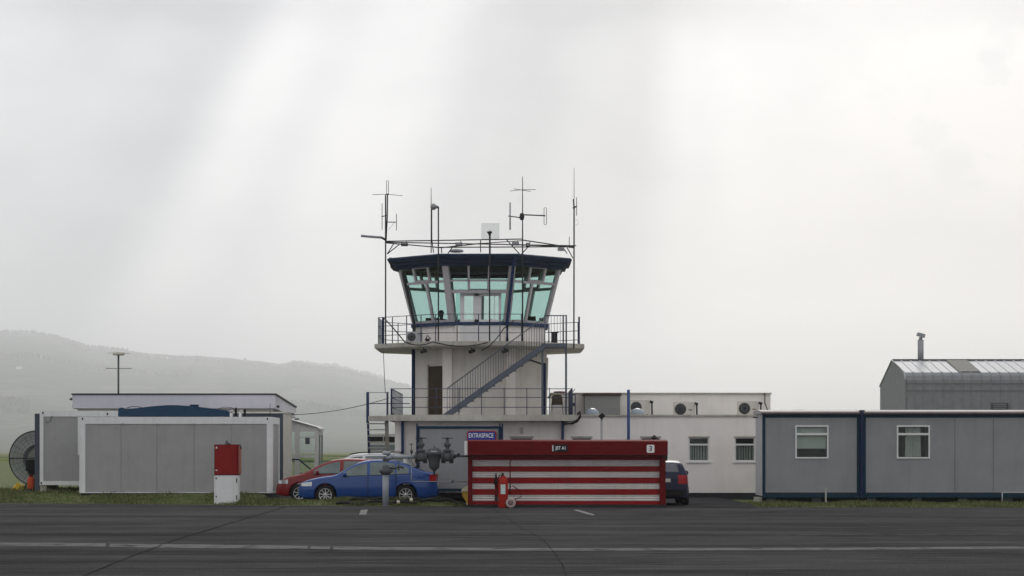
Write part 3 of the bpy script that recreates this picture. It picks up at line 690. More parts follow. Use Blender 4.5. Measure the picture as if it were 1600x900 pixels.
inner = MB().box(X(617, YW)+.3, X(1200, YW)-.3, YW+1.8, YW+1.85, .3, 2.6)
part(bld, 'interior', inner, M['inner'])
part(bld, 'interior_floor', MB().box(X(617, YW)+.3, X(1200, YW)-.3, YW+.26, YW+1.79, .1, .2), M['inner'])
for i, (a_, b_, c_, d_) in enumerate(ops):
    fr = MB(); w_ = .045; yy = YW+.05
    fr.box(a_, a_+w_, yy, yy+.06, c_, d_).box(b_-w_, b_, yy, yy+.06, c_, d_).box(a_+w_, b_-w_, yy, yy+.06, c_, c_+w_).box(a_+w_, b_-w_, yy, yy+.06, d_-w_, d_)
    zt_ = d_-.26; fr.box(a_+w_, b_-w_, yy, yy+.06, zt_-.03, zt_+.03)
    wn = part(bld, 'window', fr, M['pvc'])
    part(wn, 'pane', MB().box(a_+w_, b_-w_, yy+.03, yy+.036, c_+w_, d_-w_), M['gclear'])
    part(wn, 'sill', MB().box(a_-.06, b_+.06, YW-.05, yy-.002, c_-.05, c_-.003), M['pvc'])
    part(wn, 'lintel', MB().box(a_-.02, b_+.02, YW-.015, YW-.002, d_-.01, d_+.035), M['conc'])
    bl = MB(); nbl = 11
    for q in range(nbl):
        xx = a_+w_+(b_-a_-2*w_)*(q+.5)/nbl+random.uniform(-.006, .006)
        bl.box(xx-.012, xx+.012, YW+.17, YW+.175, c_+.05, (zt_-.04) if i > 2 else d_-.05)
    part(wn, 'blind', bl, M['blind'])
for px, y0_, y1_, m_ in ((629, 657, 772, 'blue'), (879, 657, 772, 'blue')):
    part(bld, 'downpipe', MB().box(X(px-2, YW-.05), X(px+2, YW-.05), YW-.12, YW-.004, Z(y1_, YW), ZTB-.003), M[m_])
part(bld, 'vent', MB().box(X(812.5, YW), X(817.5, YW), YW-.07, YW-.002, Z(677, YW), Z(668, YW)), M['conc'])
# terrace railing
tr = thing('terrace_railing', (X(610, 79.8), 79.75, ZT), 'thin dark railing along the terrace edge at the foot of the tower', 'railing')
railing(tr, [(X(611, 79.75), 88, ZT), (X(611, 79.75), 79.75, ZT), (X(894, 79.75), 79.75, ZT), (X(894, 79.75), 84.6, ZT)], .93, (.90, .60, .26), .82, .014, .014)
single('railing_gate_post', (X(612, 79.9), 79.9, ZT), MB().box(X(610.5, 79.9), X(613.5, 79.9), 79.8, 80.9, ZT, ZT+.06).box(X(610.5, 79.9), X(613.5, 79.9), 79.8, 79.86, ZT+.06, ZT+.88), M['navy'], 'thick navy post at the left end of the terrace railing', 'post')
# panel of mesh at right end of railing with bent rod
t_ = thing('mesh_screen', (X(896, 79.9), 79.9, ZT), 'small dark upright mesh panel at the right end of the terrace railing', 'panel')
part(t_, 'frame', MB().box(X(893, 79.9), X(895, 79.9), 79.88, 79.93, ZT, ZT+.72).box(X(898, 79.9), X(899.5, 79.9), 79.88, 79.93, ZT, ZT+.72).box(X(895, 79.9), X(898, 79.9), 79.89, 79.92, ZT+.68, ZT+.72).box(X(895, 79.9), X(898, 79.9), 79.89, 79.92, ZT+.3, ZT+.42), M['rail'])
part(t_, 'rod', MB().tube((X(893, 79.9), 79.9, ZT+.75), (X(898.5, 79.9), 79.9, ZT+.9), .012), M['dark'])
# plastic chair on the terrace
chx, chy = X(870.5, 80.3), 80.5
ch = thing('terrace_chair', (chx, chy, ZT), 'brown plastic chair with thin metal legs on the terrace beside the stair legs', 'chair')
part(ch, 'backrest', MB().prism([(chx-.20, ZT+.38), (chx+.20, ZT+.38), (chx+.17, ZT+.66), (chx+.11, ZT+.71), (chx-.11, ZT+.71), (chx-.17, ZT+.66)], chy-.22, chy-.19), M['brown'])
part(ch, 'seat', MB().box(chx-.2, chx+.2, chy-.18, chy+.2, ZT+.36, ZT+.40), M['brown'])
for a_ in (-1, 1):
    for b_ in (-.18, .18): part(ch, 'leg', MB().tube((chx+a_*.22, chy+b_, ZT), (chx+a_*.18, chy+b_*.9, ZT+.36), .014), M['galv'])
# cable bundle through the terrace edge
cbm = MB()
for q in range(4):
    o_ = q*.022
    cbm.path([(X(881, 79.4), 79.45-o_, Z(660, 79.5)-o_), (X(893, 79.4), 79.42-o_, Z(662.5, 79.5)+o_*.3), (X(902, 79.4), 79.40-o_, Z(659, 79.5)+o_), (X(907, 79.4), 79.42-o_, Z(652, 79.5)+o_), (X(906, 79.4), 79.5, Z(646, 79.5)+o_), (X(903, 79.4), 79.9, ZT+.03)], .028, 6)
single('cable_bundle', (X(895, 79.4), 79.4, ZTB), cbm, M['black'], 'thick black cable bundle curling round the right end of the terrace slab', 'cable')
# things on the flat roof
ZF = Z(648, YW)
part_y = 83.0
def roof_ac(px0, px1, pyt, y, lb):
    x = (X(px0, y)+X(px1, y))/2; w = X(px1, y)-X(px0, y); zt_ = Z(pyt, y)
    return aircon('air_conditioner', x, y, zt_-.52, w, .52, lb, grp='air conditioners on the flat roof')
for a_ in ((984, 1016, 625, 83.4, 'wide pale air conditioner on the roof beside the tall blue pole'), (1053, 1086, 628, 83.4, 'small cream air conditioner in the middle of the flat roof'), (1153, 1186, 627, 83.4, 'cream air conditioner at the right end of the flat roof')):
    r_ = roof_ac(*a_)
    x = r_.location.x; w = X(a_[1], 83.4)-X(a_[0], 83.4)
    for s in (-1, 1): part(r_, 'foot', MB().box(x+s*w*.35-.03, x+s*w*.35+.03, 83.4, 83.7, ZF, r_.location.z-.002), M['dark'])
    b = MB().tube((x+w/2+.06, 83.3, ZF), (x+w/2+.05, 83.3, Z(a_[2]+2, 83.3)), .03).tube((x+w/2-.02, 83.3, Z(a_[2]+2, 83.3)), (x+w/2+.1, 83.3, Z(a_[2]+4, 83.3)), .05)
    part(r_, 'pipe_cover', b, M['dark'])
    if a_[0] > 1000: part(r_, 'badge', MB().box(x+w*.18, x+w*.36, 83.385, 83.398, r_.location.z+.22, r_.location.z+.245), M['redd' if a_[0] > 1100 else 'dark'])
for px, lb in ((925, 'pale domed skylight on the flat roof in front of the pebbledash box'), (996, 'pale domed skylight on the flat roof in front of the wide air conditioner')):
    b = MB().lathe([(.24, 0), (.25, .06), (.22, .13), (.15, .19), (.07, .22), (.0, .225)], (X(px, 81.5), 81.5, ZF+.02), n=24)
    t_ = thing('skylight', (X(px, 81.5), 81.5, ZF), lb, 'skylight', 'domed skylights on the flat roof')
    part(t_, 'dome', b, M['dome']); part(t_, 'kerb', MB().lathe([(.0, 0), (.28, 0), (.28, .03), (.0, .03)], (X(px, 81.5), 81.5, ZF), n=24), M['conc'])
t_ = thing('roof_tank_housing', (X(941, 84), 84, ZF), 'grey pebbledash box with brown lid on the flat roof', 'tank housing')
part(t_, 'wall', MB().box(X(914, 84), X(969, 84), 84, 84.9, ZF, Z(618, 84)), M['pebble'])
part(t_, 'lid', MB().box(X(911.5, 84), X(971, 84), 83.92, 84.95, Z(618, 84)+.002, Z(614.5, 84)), mat('brown_lid', (.07, .045, .04), .8))
single('blue_pole', (X(982, 79.8), 79.8, .1), MB().tube((X(982, 79.8), 79.8, .05), (X(982, 79.8), 79.8, Z(609, 79.8)), .052, 10), mat('pole_blue', (.04, .075, .20), .5, var=.1), 'tall blue pole standing in front of the white building', 'pole')
t_ = thing('vent_pipe', (X(940, 79), 79, .1), 'grey standpipe with black diamond-shaped cowl in front of the white wall', 'vent pipe')
part(t_, 'pipe', MB().tube((X(940, 79), 79, .05), (X(940, 79), 79, Z(654, 79)), .038, 10), M['galv'])
part(t_, 'cowl', MB().prism([(X(934.5, 79), Z(650, 79)), (X(940, 79), Z(655.5, 79)), (X(946, 79), Z(650, 79)), (X(941, 79), Z(645, 79))], 78.9, 79.1), M['black'])
single('roof_vent', (X(874, 86), 86, Z(613, 86)), MB().lathe([(.12, 0), (.12, .02), (.22, .03), (.2, .07), (.0, .08)], (X(874, 86), 86, Z(613.6, 85)+.002), n=14), M['redd'], 'low reddish vent cap on the upper roof just right of the tower', 'roof vent')
part(bld, 'cable_run', MB().path([(X(1195, 84.9), 84.9, Z(614, 85)), (X(1195, 84.9), 84.88, Z(630, 85)), (X(1199, 84.9), 84.88, Z(640, 85)), (X(1203, 84.9), 84.88, Z(643, 85))], .018, 6), M['dark'])
# ladder stair at the left of the terrace
ls = thing('ladder_stair', (X(590, 82), 82, 0), 'steep open stair with blue left stringer at the left end of the terrace', 'stair')
lx0, lx1 = X(575, 81), X(604, 81)
top = (80.9, ZT); bot = (82.6, .15)
part(ls, 'stringer', MB().bar((lx0, top[0], top[1]-.1), (lx0, bot[0], bot[1]), .07, .16), M['blue'], 'blue stringer')
part(ls, 'stringer', MB().bar((lx1, top[0], top[1]-.1), (lx1, bot[0], bot[1]), .13, .12), M['conc'], 'grey stringer')
for i in range(1, 13):
    q = i/13; yy = top[0]+(bot[0]-top[0])*q; zz = top[1]-.1+(bot[1]-top[1]+.1)*q
    part(ls, 'tread', MB().box(lx0-.05, lx1+.05, yy-.12, yy+.10, zz, zz+.035), M['conc'])
part(ls, 'platform', MB().box(lx0+.04, X(605, 80.6)-.01, 80.5, 81.3, ZT-.2, ZT-.03), M['conc'])
for xx, m_, w_ in ((lx0, 'blue', .05), (lx1+.04, 'rail', .035)):
    part(ls, 'post', MB().box(xx-w_, xx+w_, 80.8, 80.86, ZT-.25, Z(612.5, 80.8)), M[m_])
for pz in (613.5, 630.5): part(ls, 'rail', MB().tube((lx0, 80.83, Z(pz, 80.8)), (lx1+.1 if pz < 620 else X(640, 80.83), 80.83, Z(pz, 80.8)), .010 if pz < 620 else .018, 6), M['rail'])
# ------------------------------------------------------------------ antennas and roof frame
zr0, zr1 = Z(375.5, 83), Z(385.5, 83)
rfm = thing('roof_pipe_frame', (TX, 83, ZR), 'grey pipe frame carried above the tower roof between the antenna masts', 'pipe frame')
def rl(p, q, r=.022, nm='pipe'): part(rfm, nm, MB().tube(p, q, r, 6), M['dark'])
fy = 82.0
def P(px, py, y): return (X(px, y), y, Z(py, y))
rl(P(603, 377, 83.2), P(816, 373.5, fy)); rl(P(816, 375, fy), P(896, 387, 83.2)); rl(P(603, 379.5, 83.2), P(690, 387, fy)); rl(P(690, 387, fy), P(750, 380.5, fy)); rl(P(750, 380.5, fy), P(816, 376, fy), .016)
rl(P(680, 386.5, fy), P(896, 385.5, 83.2)); rl(P(603, 378.5, 83.2), P(900, 384, 86)); rl(P(760, 381, 82.2), P(896, 386, 84), .016)
for a_ in ((P(615, 381, 83), P(605, 397, 83.2)), (P(625, 381, 83), P(605, 397, 83.2)), (P(707, 386, 82.2), P(700, 396, 82.4)), (P(791, 374, 82), P(812, 397, 82.4)), (P(825, 386, 82.2), P(814, 398, 82.4)), (P(885, 385, 83), P(895, 403, 83.3)), (P(751, 374, 82.1), P(751, 394, 82.4)), (P(690, 386, 82.1), P(690, 395, 82.4)), (P(880, 387, 83), P(886, 396, 83.2))):
    rl(*a_, r=.018, nm='strut')
for px, py, lb in ((632, 381.5, 'leftmost dark floodlight on the tower roof frame'), (717, 381.5, 'dark floodlight on the roof frame left of the pale square panel'), (805.5, 380.5, 'dark reddish floodlight on the roof frame just left of the cross-topped mast'), (825, 382, 'small dark floodlight on the roof frame just right of the cross-topped mast'), (876.5, 389, 'pale grey floodlight hanging at the right end of the roof frame')):
    y = 82.1 if 640 < px < 850 else 83
    t_ = thing('floodlight', (X(px, y), y, Z(py, y)), lb, 'floodlight', 'floodlights on the tower roof frame')
    w_ = 5.2 if px not in (825,) else 3.4
    part(t_, 'housing', MB().box(X(px-w_, y), X(px+w_, y), y-.12, y+.06, Z(py+3, y), Z(py-2.2, y)), M['tile' if px > 860 else 'dark'])
    part(t_, 'lens', MB().box(X(px-w_+1, y), X(px+w_-1, y), y-.128, y-.121, Z(py+2.2, y), Z(py-1.5, y)), M['galv'])
    part(t_, 'bracket', MB().tube((X(px+3, y), y, Z(py-2, y)), (X(px+3, y), y, Z(py-5, y)), .015, 5), M['dark'])
single('roof_vent', (X(712, 82.4), 82.6, ZR), MB().lathe([(.14, 0), (.26, .02), (.25, .08), (.18, .12), (0, .13)], (X(713, 82.6), 82.6, Z(394.5, 82.6)), n=14), M['tile'], 'low pale vent cap on the tower roof under the pipe frame', 'roof vent')
def mast(px, y, y_top, y_bot, r, lb, rtop=None, nm='antenna_mast'):
    t_ = thing(nm, (X(px, y), y, Z(y_bot, y)), lb, 'antenna', 'antenna masts on the tower')
    part(t_, 'pole', MB().path([P(px, y_bot, y), P(px, (y_bot+y_top)/2, y), P(px, y_top, y)], [r, r, rtop or r], 8), M['dark'])
    return t_
def rod(t_, pts, r=.012, nm='element', m='dark'): part(t_, nm, MB().path([Vector((X(a_, t_.location.y+c_), t_.location.y+c_, Z(b_, t_.location.y+c_))) for a_, b_, c_ in [(q+(0,))[:3] for q in pts]], r, 6), M[m])
def loop(t_, px, y0_, y1_, w=1.6):
    rod(t_, [(px-w, y1_), (px-w, y0_+1.5), (px, y0_), (px+w, y0_+1.5), (px+w, y1_), (px, y1_+1.2), (px-w, y1_)], .010, 'folded_dipole')
m1 = mast(602.5, 82.9, 305, 538, .026, 'tall left mast with looped top and two side dipoles')
rod(m1, [(603, 380), (605, 340), (605.5, 304)], .024, 'upper_pole')
loop(m1, 605.5, 282, 304); rod(m1, [(582, 304), (605, 303.5), (629, 306)], .010); rod(m1, [(607, 302, -.3), (602, 305, .3)], .010)
rod(m1, [(597, 318), (597, 359)], .012); rod(m1, [(596, 338.5), (606, 336.5)], .018, 'arm'); rod(m1, [(619.5, 334), (619.5, 360)], .012); rod(m1, [(605, 347), (619.5, 347)], .018, 'arm'); rod(m1, [(607, 359), (617, 347)], .006, 'cable')
m1b = thing('side_antenna', P(564, 369, 82.9), 'pale grey horizontal tube antenna sticking out left of the tower roof', 'antenna')
part(m1b, 'tube', MB().tube(P(564, 368.5, 82.9), P(596, 371, 82.9), .045, 8), M['galv']); part(m1b, 'clamp', MB().tube(P(596, 371, 82.9), P(603, 375, 82.9), .04, 8), M['dark'])
m2 = mast(673.7, 82.3, 293, 395, .018, 'thin whip antenna on the tower roof beside a small loudhailer', .008)
rod(m2, [(674.7, 320), (674.7, 374), (677.5, 395)], .017, 'lower_pole')
m3 = mast(685, 81.25, 323, 533, .024, 'slim mast with grey horn at its top, passing in front of the left cab windows')
part(m3, 'horn', MB().lathe([(.03, -.16), (.12, -.08), (.11, .0), (.05, .06), (.04, .12), (0, .13)], (X(679.5, 81.25), 81.25, Z(323, 81.25)), 'X', 12), M['galv'])
rod(m3, [(684, 325), (676, 324)], .02, 'arm')
m4 = mast(765, 81.0, 366, 533, .024, 'slim central mast with box tip standing before the cab door')
part(m4, 'sensor', MB().lathe([(.03, 0), (.05, .06), (.09, .1), (.09, .14), (0, .15)], P(765, 368, 81.0), n=10), M['dark'])
m5 = mast(816.5, 81.1, 276, 533, .026, 'tall cross-topped mast with two side dipoles before the right cab windows', .012)
rod(m5, [(797, 298.5), (816, 296.5), (837, 296)], .010); rod(m5, [(803, 295, -.4), (829, 299, .4)], .010); rod(m5, [(797, 316.5), (797, 359)], .026, m='galv'); rod(m5, [(794, 337.5), (806, 339), (816, 341)], .02, 'arm'); rod(m5, [(816, 335.5), (852, 337)], .024, 'arm'); loop(m5, 852, 324, 350, 1.9)
part(m5, 'clamp', MB().lathe([(.06, -.12), (.09, 0), (.06, .12)], P(815.5, 338.5, 81.1), n=10), M['dark'])
m6 = mast(897, 82.9, 262, 545, .020, 'tallest right-hand whip mast with a short side dipole', .007)
rod(m6, [(896.7, 545), (897, 325), (896, 311)], .026, 'lower_pole'); rod(m6, [(901, 308), (901, 337)], .012); rod(m6, [(895, 325), (901, 322.5)], .03, 'arm'); rod(m6, [(899, 344), (902.5, 344), (903.5, 348), (901.5, 352), (899, 351)], .005, 'cable')
m7 = mast(889.5, 83, 370, 388, .012, 'short small antenna beside the tallest right-hand mast')
pn = thing('panel_antenna', P(766, 362, 83.5), 'pale square flat panel antenna above the tower roof', 'antenna')
part(pn, 'panel', MB().box(X(752, 83.5), X(780.5, 83.5), 83.5, 83.53, Z(374, 83.5), Z(348.5, 83.5)), M['gpanel'])
part(pn, 'bracket', MB().box(X(765, 83.5), X(767, 83.5), 83.531, 83.56, ZR, Z(360, 83.5)), M['galv'])
# wires
single('overhead_wire', P(602, 612, 82), MB().path(sag(P(599, 549, 83), P(602, 614, 81), .02, 6), .012, 5), M['dark'], 'thin dark wire dropping from the balcony to the ladder stair', 'wire')
single('overhead_wire', P(530, 630, 84), MB().path(sag((X(459, 88), 88, Z(648, 88)), P(608, 622, 81), .12, 16), .012, 5), M['dark'], 'thin slack wire from the glazed porch to the ladder stair', 'wire')
# ------------------------------------------------------------------ people in the cab
def person(x, y, z, rz, lean, lb, scale=1.0):
    o = D.objects.new('person', None)
    me = D.meshes.new('person')
    V = [(0, 0, 0), (0, .02, .22), (0, lean*.4, .42), (0, lean*.7, .54), (0, lean, .62), (0, lean+.03, .72), (0, lean+.02, .80),
         (.19, lean*.4, .48), (.24, lean*.4+.08, .26), (.17, lean*.4+.33, .22), (.16, lean*.4+.42, .22),
         (-.19, lean*.4, .48), (-.24, lean*.4+.08, .26), (-.17, lean*.4+.33, .22), (-.16, lean*.4+.42, .22),
         (.11, .1, -.02), (.13, .44, 0), (.13, .46, -.40), (.13, .58, -.44), (-.11, .1, -.02), (-.13, .44, 0), (-.13, .46, -.40), (-.13, .58, -.44)]
    E = [(0, 1), (1, 2), (2, 3), (3, 4), (4, 5), (5, 6), (2, 7), (7, 8), (8, 9), (9, 10), (2, 11), (11, 12), (12, 13), (13, 14), (0, 15), (15, 16), (16, 17), (17, 18), (0, 19), (19, 20), (20, 21), (21, 22)]
    RR = [.15, .14, .16, .06, .075, .10, .07, .07, .05, .035, .03, .07, .05, .035, .03, .09, .075, .05, .035, .09, .075, .05, .035]
    me.from_pydata([tuple(Vector(q)*scale) for q in V], E, [])
    o = D.objects.new('person', me); sc.collection.objects.link(o); o.location = (x, y, z); o.rotation_euler = (0, 0, rz)
    sk = o.modifiers.new('skin', 'SKIN')
    for i, r in enumerate(RR): me.skin_vertices[0].data[i].radius = (r*scale, r*scale)
    me.skin_vertices[0].data[0].use_root = True
    o.modifiers.new('sub', 'SUBSURF').render_levels = 2
    me.materials.append(M['cloth'])
    tag(o, lb, 'person', 'controllers seated in the cab')
    hb = MB().lathe([(.0, .115), (.06, .10), (.095, .05), (.105, 0), (.09, -.05)], (0, (lean+.02)*scale, .755*scale), n=12)
    hm = D.objects.new('hair', mesh('hair', hb, M['hair'])); sc.collection.objects.link(hm); hm.parent = o
    return o
def seat(x, y, z, lb):
    t_ = thing('office_chair', (x, y, z), lb, 'chair', 'office chairs in the cab')
    part(t_, 'seat', MB().box(x-.22, x+.22, y-.2, y+.22, z+.0, z+.06), M['black'])
    part(t_, 'backrest', MB().prism([(x-.2, z+.1), (x+.2, z+.1), (x+.16, z+.58), (x-.16, z+.58)], y-.28, y-.22), M['black'])
    return t_
zf = ZS-.06
person(X(690, 83.6), 83.5, ZS-.36, R(20), .02, 'seated person with upright dark outline behind the left cab window', 1.0)
person(X(737, 84.4), 84.4, ZS-.46, R(-60), .22, 'seated person leaning forward, seen through the cab door pane', .95)
person(X(768, 85.6), 86.0, ZS-.52, R(160), .05, 'person with only the head showing behind the right-hand door pane', .95)
seat(X(830, 84.6), 84.5, ZS-.26, 'high-backed dark office chair behind the right cab window')
seat(X(706, 84.4), 85, ZS-.40, 'dark office chair beside the seated person in the left cab window')
t_ = single('desk_monitor', (X(670, 83.9), 83.9, ZS+.09), MB().box(X(665, 83.9), X(684, 83.9), 83.9, 84.0, ZS+.09, ZS+.24), M['black'], 'wide low dark monitor at the far left of the cab desk', 'monitor')
single('desk_monitor', (X(762, 87), 87, ZS+.09), MB().box(X(752, 87), X(776, 87), 86.9, 87.0, ZS+.09, ZS+.22).box(X(762, 87), X(768, 87), 87, 87.1, ZS+.05, ZS+.2), M['black'], 'long dark monitor row on the desk seen through the cab door', 'monitor')
for px, y, w_, h_, lb in ((716, 86.6, 9, .20, 'small dark screen on the far cab desk left of the door'), (790, 86.8, 10, .22, 'dark screen on the far cab desk behind the right door post'), (846, 84.6, 7, .14, 'low dark box on the cab desk at the far right window corner')):
    b = MB().box(X(px-w_/2, y), X(px+w_/2, y), y, y+.08, ZS+.14, ZS+.14+h_).box(X(px-1, y), X(px+1, y), y+.02, y+.06, ZS+.09, ZS+.14)
    single('desk_monitor', (X(px, y), y, ZS+.09), b, M['black'], lb, 'monitor')
single('desk_monitor', (X(808, 84), 84, ZS+.09), MB().prism([(X(802, 84), ZS+.09), (X(822, 84), ZS+.09), (X(820, 84), ZS+.17), (X(805, 84), ZS+.19)], 84.0, 84.2), M['slate'], 'low dark desk unit behind the right cab window', 'monitor')
# ------------------------------------------------------------------ cars
def interp(tab, x):
    if x <= tab[0][0]: return tab[0][1]
    for (a_, b_), (c_, d_) in zip(tab, tab[1:]):
        if x <= c_: return b_+(d_-b_)*(x-a_)/(c_-a_)
    return tab[-1][1]
def smooth_tab(tab, n=6):
    out = []
    for i in range(len(tab)-1):
        p0 = tab[max(0, i-1)]; p1 = tab[i]; p2 = tab[i+1]; p3 = tab[min(len(tab)-1, i+2)]
        dx = p2[0]-p1[0]
        m1 = (p2[1]-p0[1])/max(1e-6, p2[0]-p0[0]); m2 = (p3[1]-p1[1])/max(1e-6, p3[0]-p1[0])
        for k in range(n):
            q = k/n; h00 = 2*q**3-3*q*q+1; h10 = q**3-2*q*q+q; h01 = -2*q**3+3*q*q; h11 = q**3-q*q
            out.append((p1[0]+dx*q, h00*p1[1]+h10*dx*m1+h01*p2[1]+h11*dx*m2))
    return out+[tab[-1]]
def make_car(spec, loc, rz, paint, glass, label, cat='car', group='parked cars', name='parked_car'):
    Lc = spec['L']; top = smooth_tab(spec['top']); belt = spec['belt']; plan = smooth_tab(spec['plan'], 4); wx_ = spec['wheels']; wr = spec.get('wr', .315)
    root = thing(name, loc, label, cat, group); root['group'] = group
    def local(nm, b, m, parent=root, lab=None):
        o = D.objects.new(nm, mesh(nm, b, m)); sc.collection.objects.link(o); o.parent = parent
        if lab: o['label'] = lab
        return o
    def zt(x): return interp(top, x)
    def zb(x):
        z = .20+.06*max(0, 1-x/.3)+.08*max(0, 1-(Lc-x)/.4)
        for c_ in wx_:
            d = abs(x-c_); RA = wr+.055
            if d < RA: z = max(z, wr+math.sqrt(RA*RA-d*d))
        return z
    def hw(x, z):
        Wx = interp(plan, x); bz = interp(belt, x)
        if z < .35: return Wx*(.955+.035*z/.35)
        if z <= bz: q = (z-.35)/(bz-.35); return Wx*(.99+.012*math.sin(q*math.pi)-.025*q*q)
        return Wx*.965-(z-bz)*spec.get('tumble', .36)
    st = sorted(set([round(i*.04, 4) for i in range(int(Lc/.04)+1)]+[round(c_+s*(wr+.055), 4) for c_ in wx_ for s in (-1, 1)]+[round(c_+s*(wr+.05), 4) for c_ in wx_ for s in (-1, 1)]+[q[0] for q in spec['top']]+[Lc-.02, Lc]))
    b = MB(); rings = []
    for x in st:
        z0, z1 = zb(x), zt(x); z1 = max(z1, z0+.08)
        bz = min(interp(belt, x), z1-.07)
        zs = [z0]
        for q in (.15, .4, .7, 1): 
            zz = z0+(bz-z0)*q
            zs.append(zz)
        zc = z1-.055
        for q in (.33, .66, 1): zs.append(max(bz+.001*q, bz+(zc-bz)*q))
        half = [(hw(x, z), z) for z in zs]
        wl = half[-1][0]
        half += [(wl-.025, z1-.028), (wl-.075, z1-.010), (wl*.75, z1), (wl*.4, z1+.012), (0, z1+.016)]
        ring = [(x, -y, z) for y, z in half]+[(x, y, z) for y, z in half[-2::-1]]
        rings.append(ring)
    n = len(rings[0]); vs = [p for r in rings for p in r]; fs = []
    for i in range(len(rings)-1):
        for k in range(n): fs.append((i*n+k, (i+1)*n+k, (i+1)*n+(k+1) % n, i*n+(k+1) % n))
    fs += [tuple(range(n)), tuple((len(rings)-1)*n+k for k in range(n))[::-1]]
    b.add(vs, fs, 0, True)
    local('body', b, paint)
    def side_strip(x0, x1, lo, hi, s, off=.004, nz=4, step=.03):
        b = MB(); cols = []
        nxx = max(2, int((x1-x0)/step))
        for i in range(nxx+1):
            x = x0+(x1-x0)*i/nxx; l_ = lo(x) if callable(lo) else lo; h_ = hi(x) if callable(hi) else hi
            if h_ <= l_+.003: h_ = l_+.003
            cols.append([(x, s*(hw(x, l_+(h_-l_)*j/nz)+off), l_+(h_-l_)*j/nz) for j in range(nz+1)])
        m_ = nz+1; vs = [p for c_ in cols for p in c_]
        b.add(vs, [(i*m_+j, (i+1)*m_+j, (i+1)*m_+j+1, i*m_+j+1) for i in range(nxx) for j in range(nz)], 0, True)
        return b
    def top_patch(x0, x1, k0=.92, off=.006):
        b = MB(); n1, n2 = 10, 10; vs = []
        for i in range(n1+1):
            x = x0+(x1-x0)*i/n1; z1 = zt(x); wl = hw(x, z1-.055)-.06
            for j in range(n2+1):
                y = -wl*k0+2*wl*k0*j/n2; q = abs(y)/wl
                vs.append((x, y, z1+off+.016*(1-q*q)))
        b.add(vs, [(i*(n2+1)+j, (i+1)*(n2+1)+j, (i+1)*(n2+1)+j+1, i*(n2+1)+j+1) for i in range(n1) for j in range(n2)], 0, True)
        return b
    for s in (-1, 1):
        for x0, x1 in spec['doors']:
            d_ = local('door', side_strip(x0, x1, .30, lambda x: interp(belt, x)-.005, s, .004), paint)
            hb = side_strip(x1-.24, x1-.06, lambda x: interp(belt, x)-.15, lambda x: interp(belt, x)-.115, s, .03)
            local('handle', hb, paint, d_)
            # dark shut line
            local('seam', side_strip(x1, x1+.022, .27, lambda x: interp(belt, x), s, .006, 6, .011), M['black'], d_)
        for x0, x1 in spec['windows']:
            wn = local('window', side_strip(x0, x1, lambda x: interp(belt, x)+.025, lambda x: min(zt(x)-.085, spec.get('wtop', 9)), s, .005), glass)
        local('window_trim', side_strip(spec['windows'][0][0]-.1, spec['windows'][-1][1]+.04, lambda x: interp(belt, x)+.005, lambda x: interp(belt, x)+.022, s, .006, 1), M['black'])
        hx = spec['head']; local('headlight', side_strip(hx[0], hx[1], hx[2], lambda x: hx[3]+(x-hx[0])*.12, s, .006), M['lamp'])
        tx_ = spec['tail']; local('taillight', side_strip(tx_[0], tx_[1], tx_[2], tx_[3], s, .006), M['tail'])
        local('side_moulding', side_strip(wx_[0]+.45, wx_[1]-.45, .30, .335, s, .012, 1), M['black'] if spec.get('mould') else paint)
        local('sill', side_strip(wx_[0]+.40, wx_[1]-.40, .205, .26, s, .01, 1), M['black'])
        # mirror
        mxp = spec['mirror']; y_ = s*(hw(mxp, interp(belt, mxp))+.09)
        local('mirror', MB().lathe([(.0, -.07), (.06, -.06), (.085, 0), (.07, .04), (0, .05)], (mxp, y_, interp(belt, mxp)+.07), 'X', 10).tube((mxp, y_, interp(belt, mxp)+.04), (mxp, s*hw(mxp, interp(belt, mxp)), interp(belt, mxp)+.02), .03), paint if not spec.get('mould') else M['black'])
    ws = spec['screen']; local('windscreen', top_patch(*ws), glass)
    rs = spec['rear']; local('rear_window', top_patch(*rs, k0=spec.get('rk', .92)), M['cglassd'])
    # ends
    def rearx(z):
        for x in [Lc-i*.01 for i in range(200)]:
            if zt(x) >= z: return x
        return Lc
    def frontx(z):
        for x in [i*.01 for i in range(200)]:
            if zt(x) >= z: return x
        return 0
    def end_patch(y0, y1, z0, z1, rear=True, off=.012, n=5):
        b = MB(); vs = []
        for j in range(n+1):
            z = z0+(z1-z0)*j/n; x = rearx(z)+off if rear else frontx(z)-off
            vs += [(x, y0, z), (x, y1, z)]
        b.add(vs, [(2*j, 2*j+1, 2*j+3, 2*j+2) for j in range(n)], 0, True); return b
    for s in (-1, 1):
        local('taillight', end_patch(s*spec.get('tly0', .52), s*(hw(Lc-.06, .8)-.01), tx_[2], tx_[3]), M['tail'])
    local('number_plate', end_patch(-.26, .26, *spec.get('platez', (.62, .73)), True, .02), M['plate'])
    local('rear_bumper', end_patch(-.72, .72, .30, .50, True, .03), paint if not spec.get('mould') else M['black'])
    local('grille', end_patch(-.35, .35, .50, .60, False, .012), M['black'])
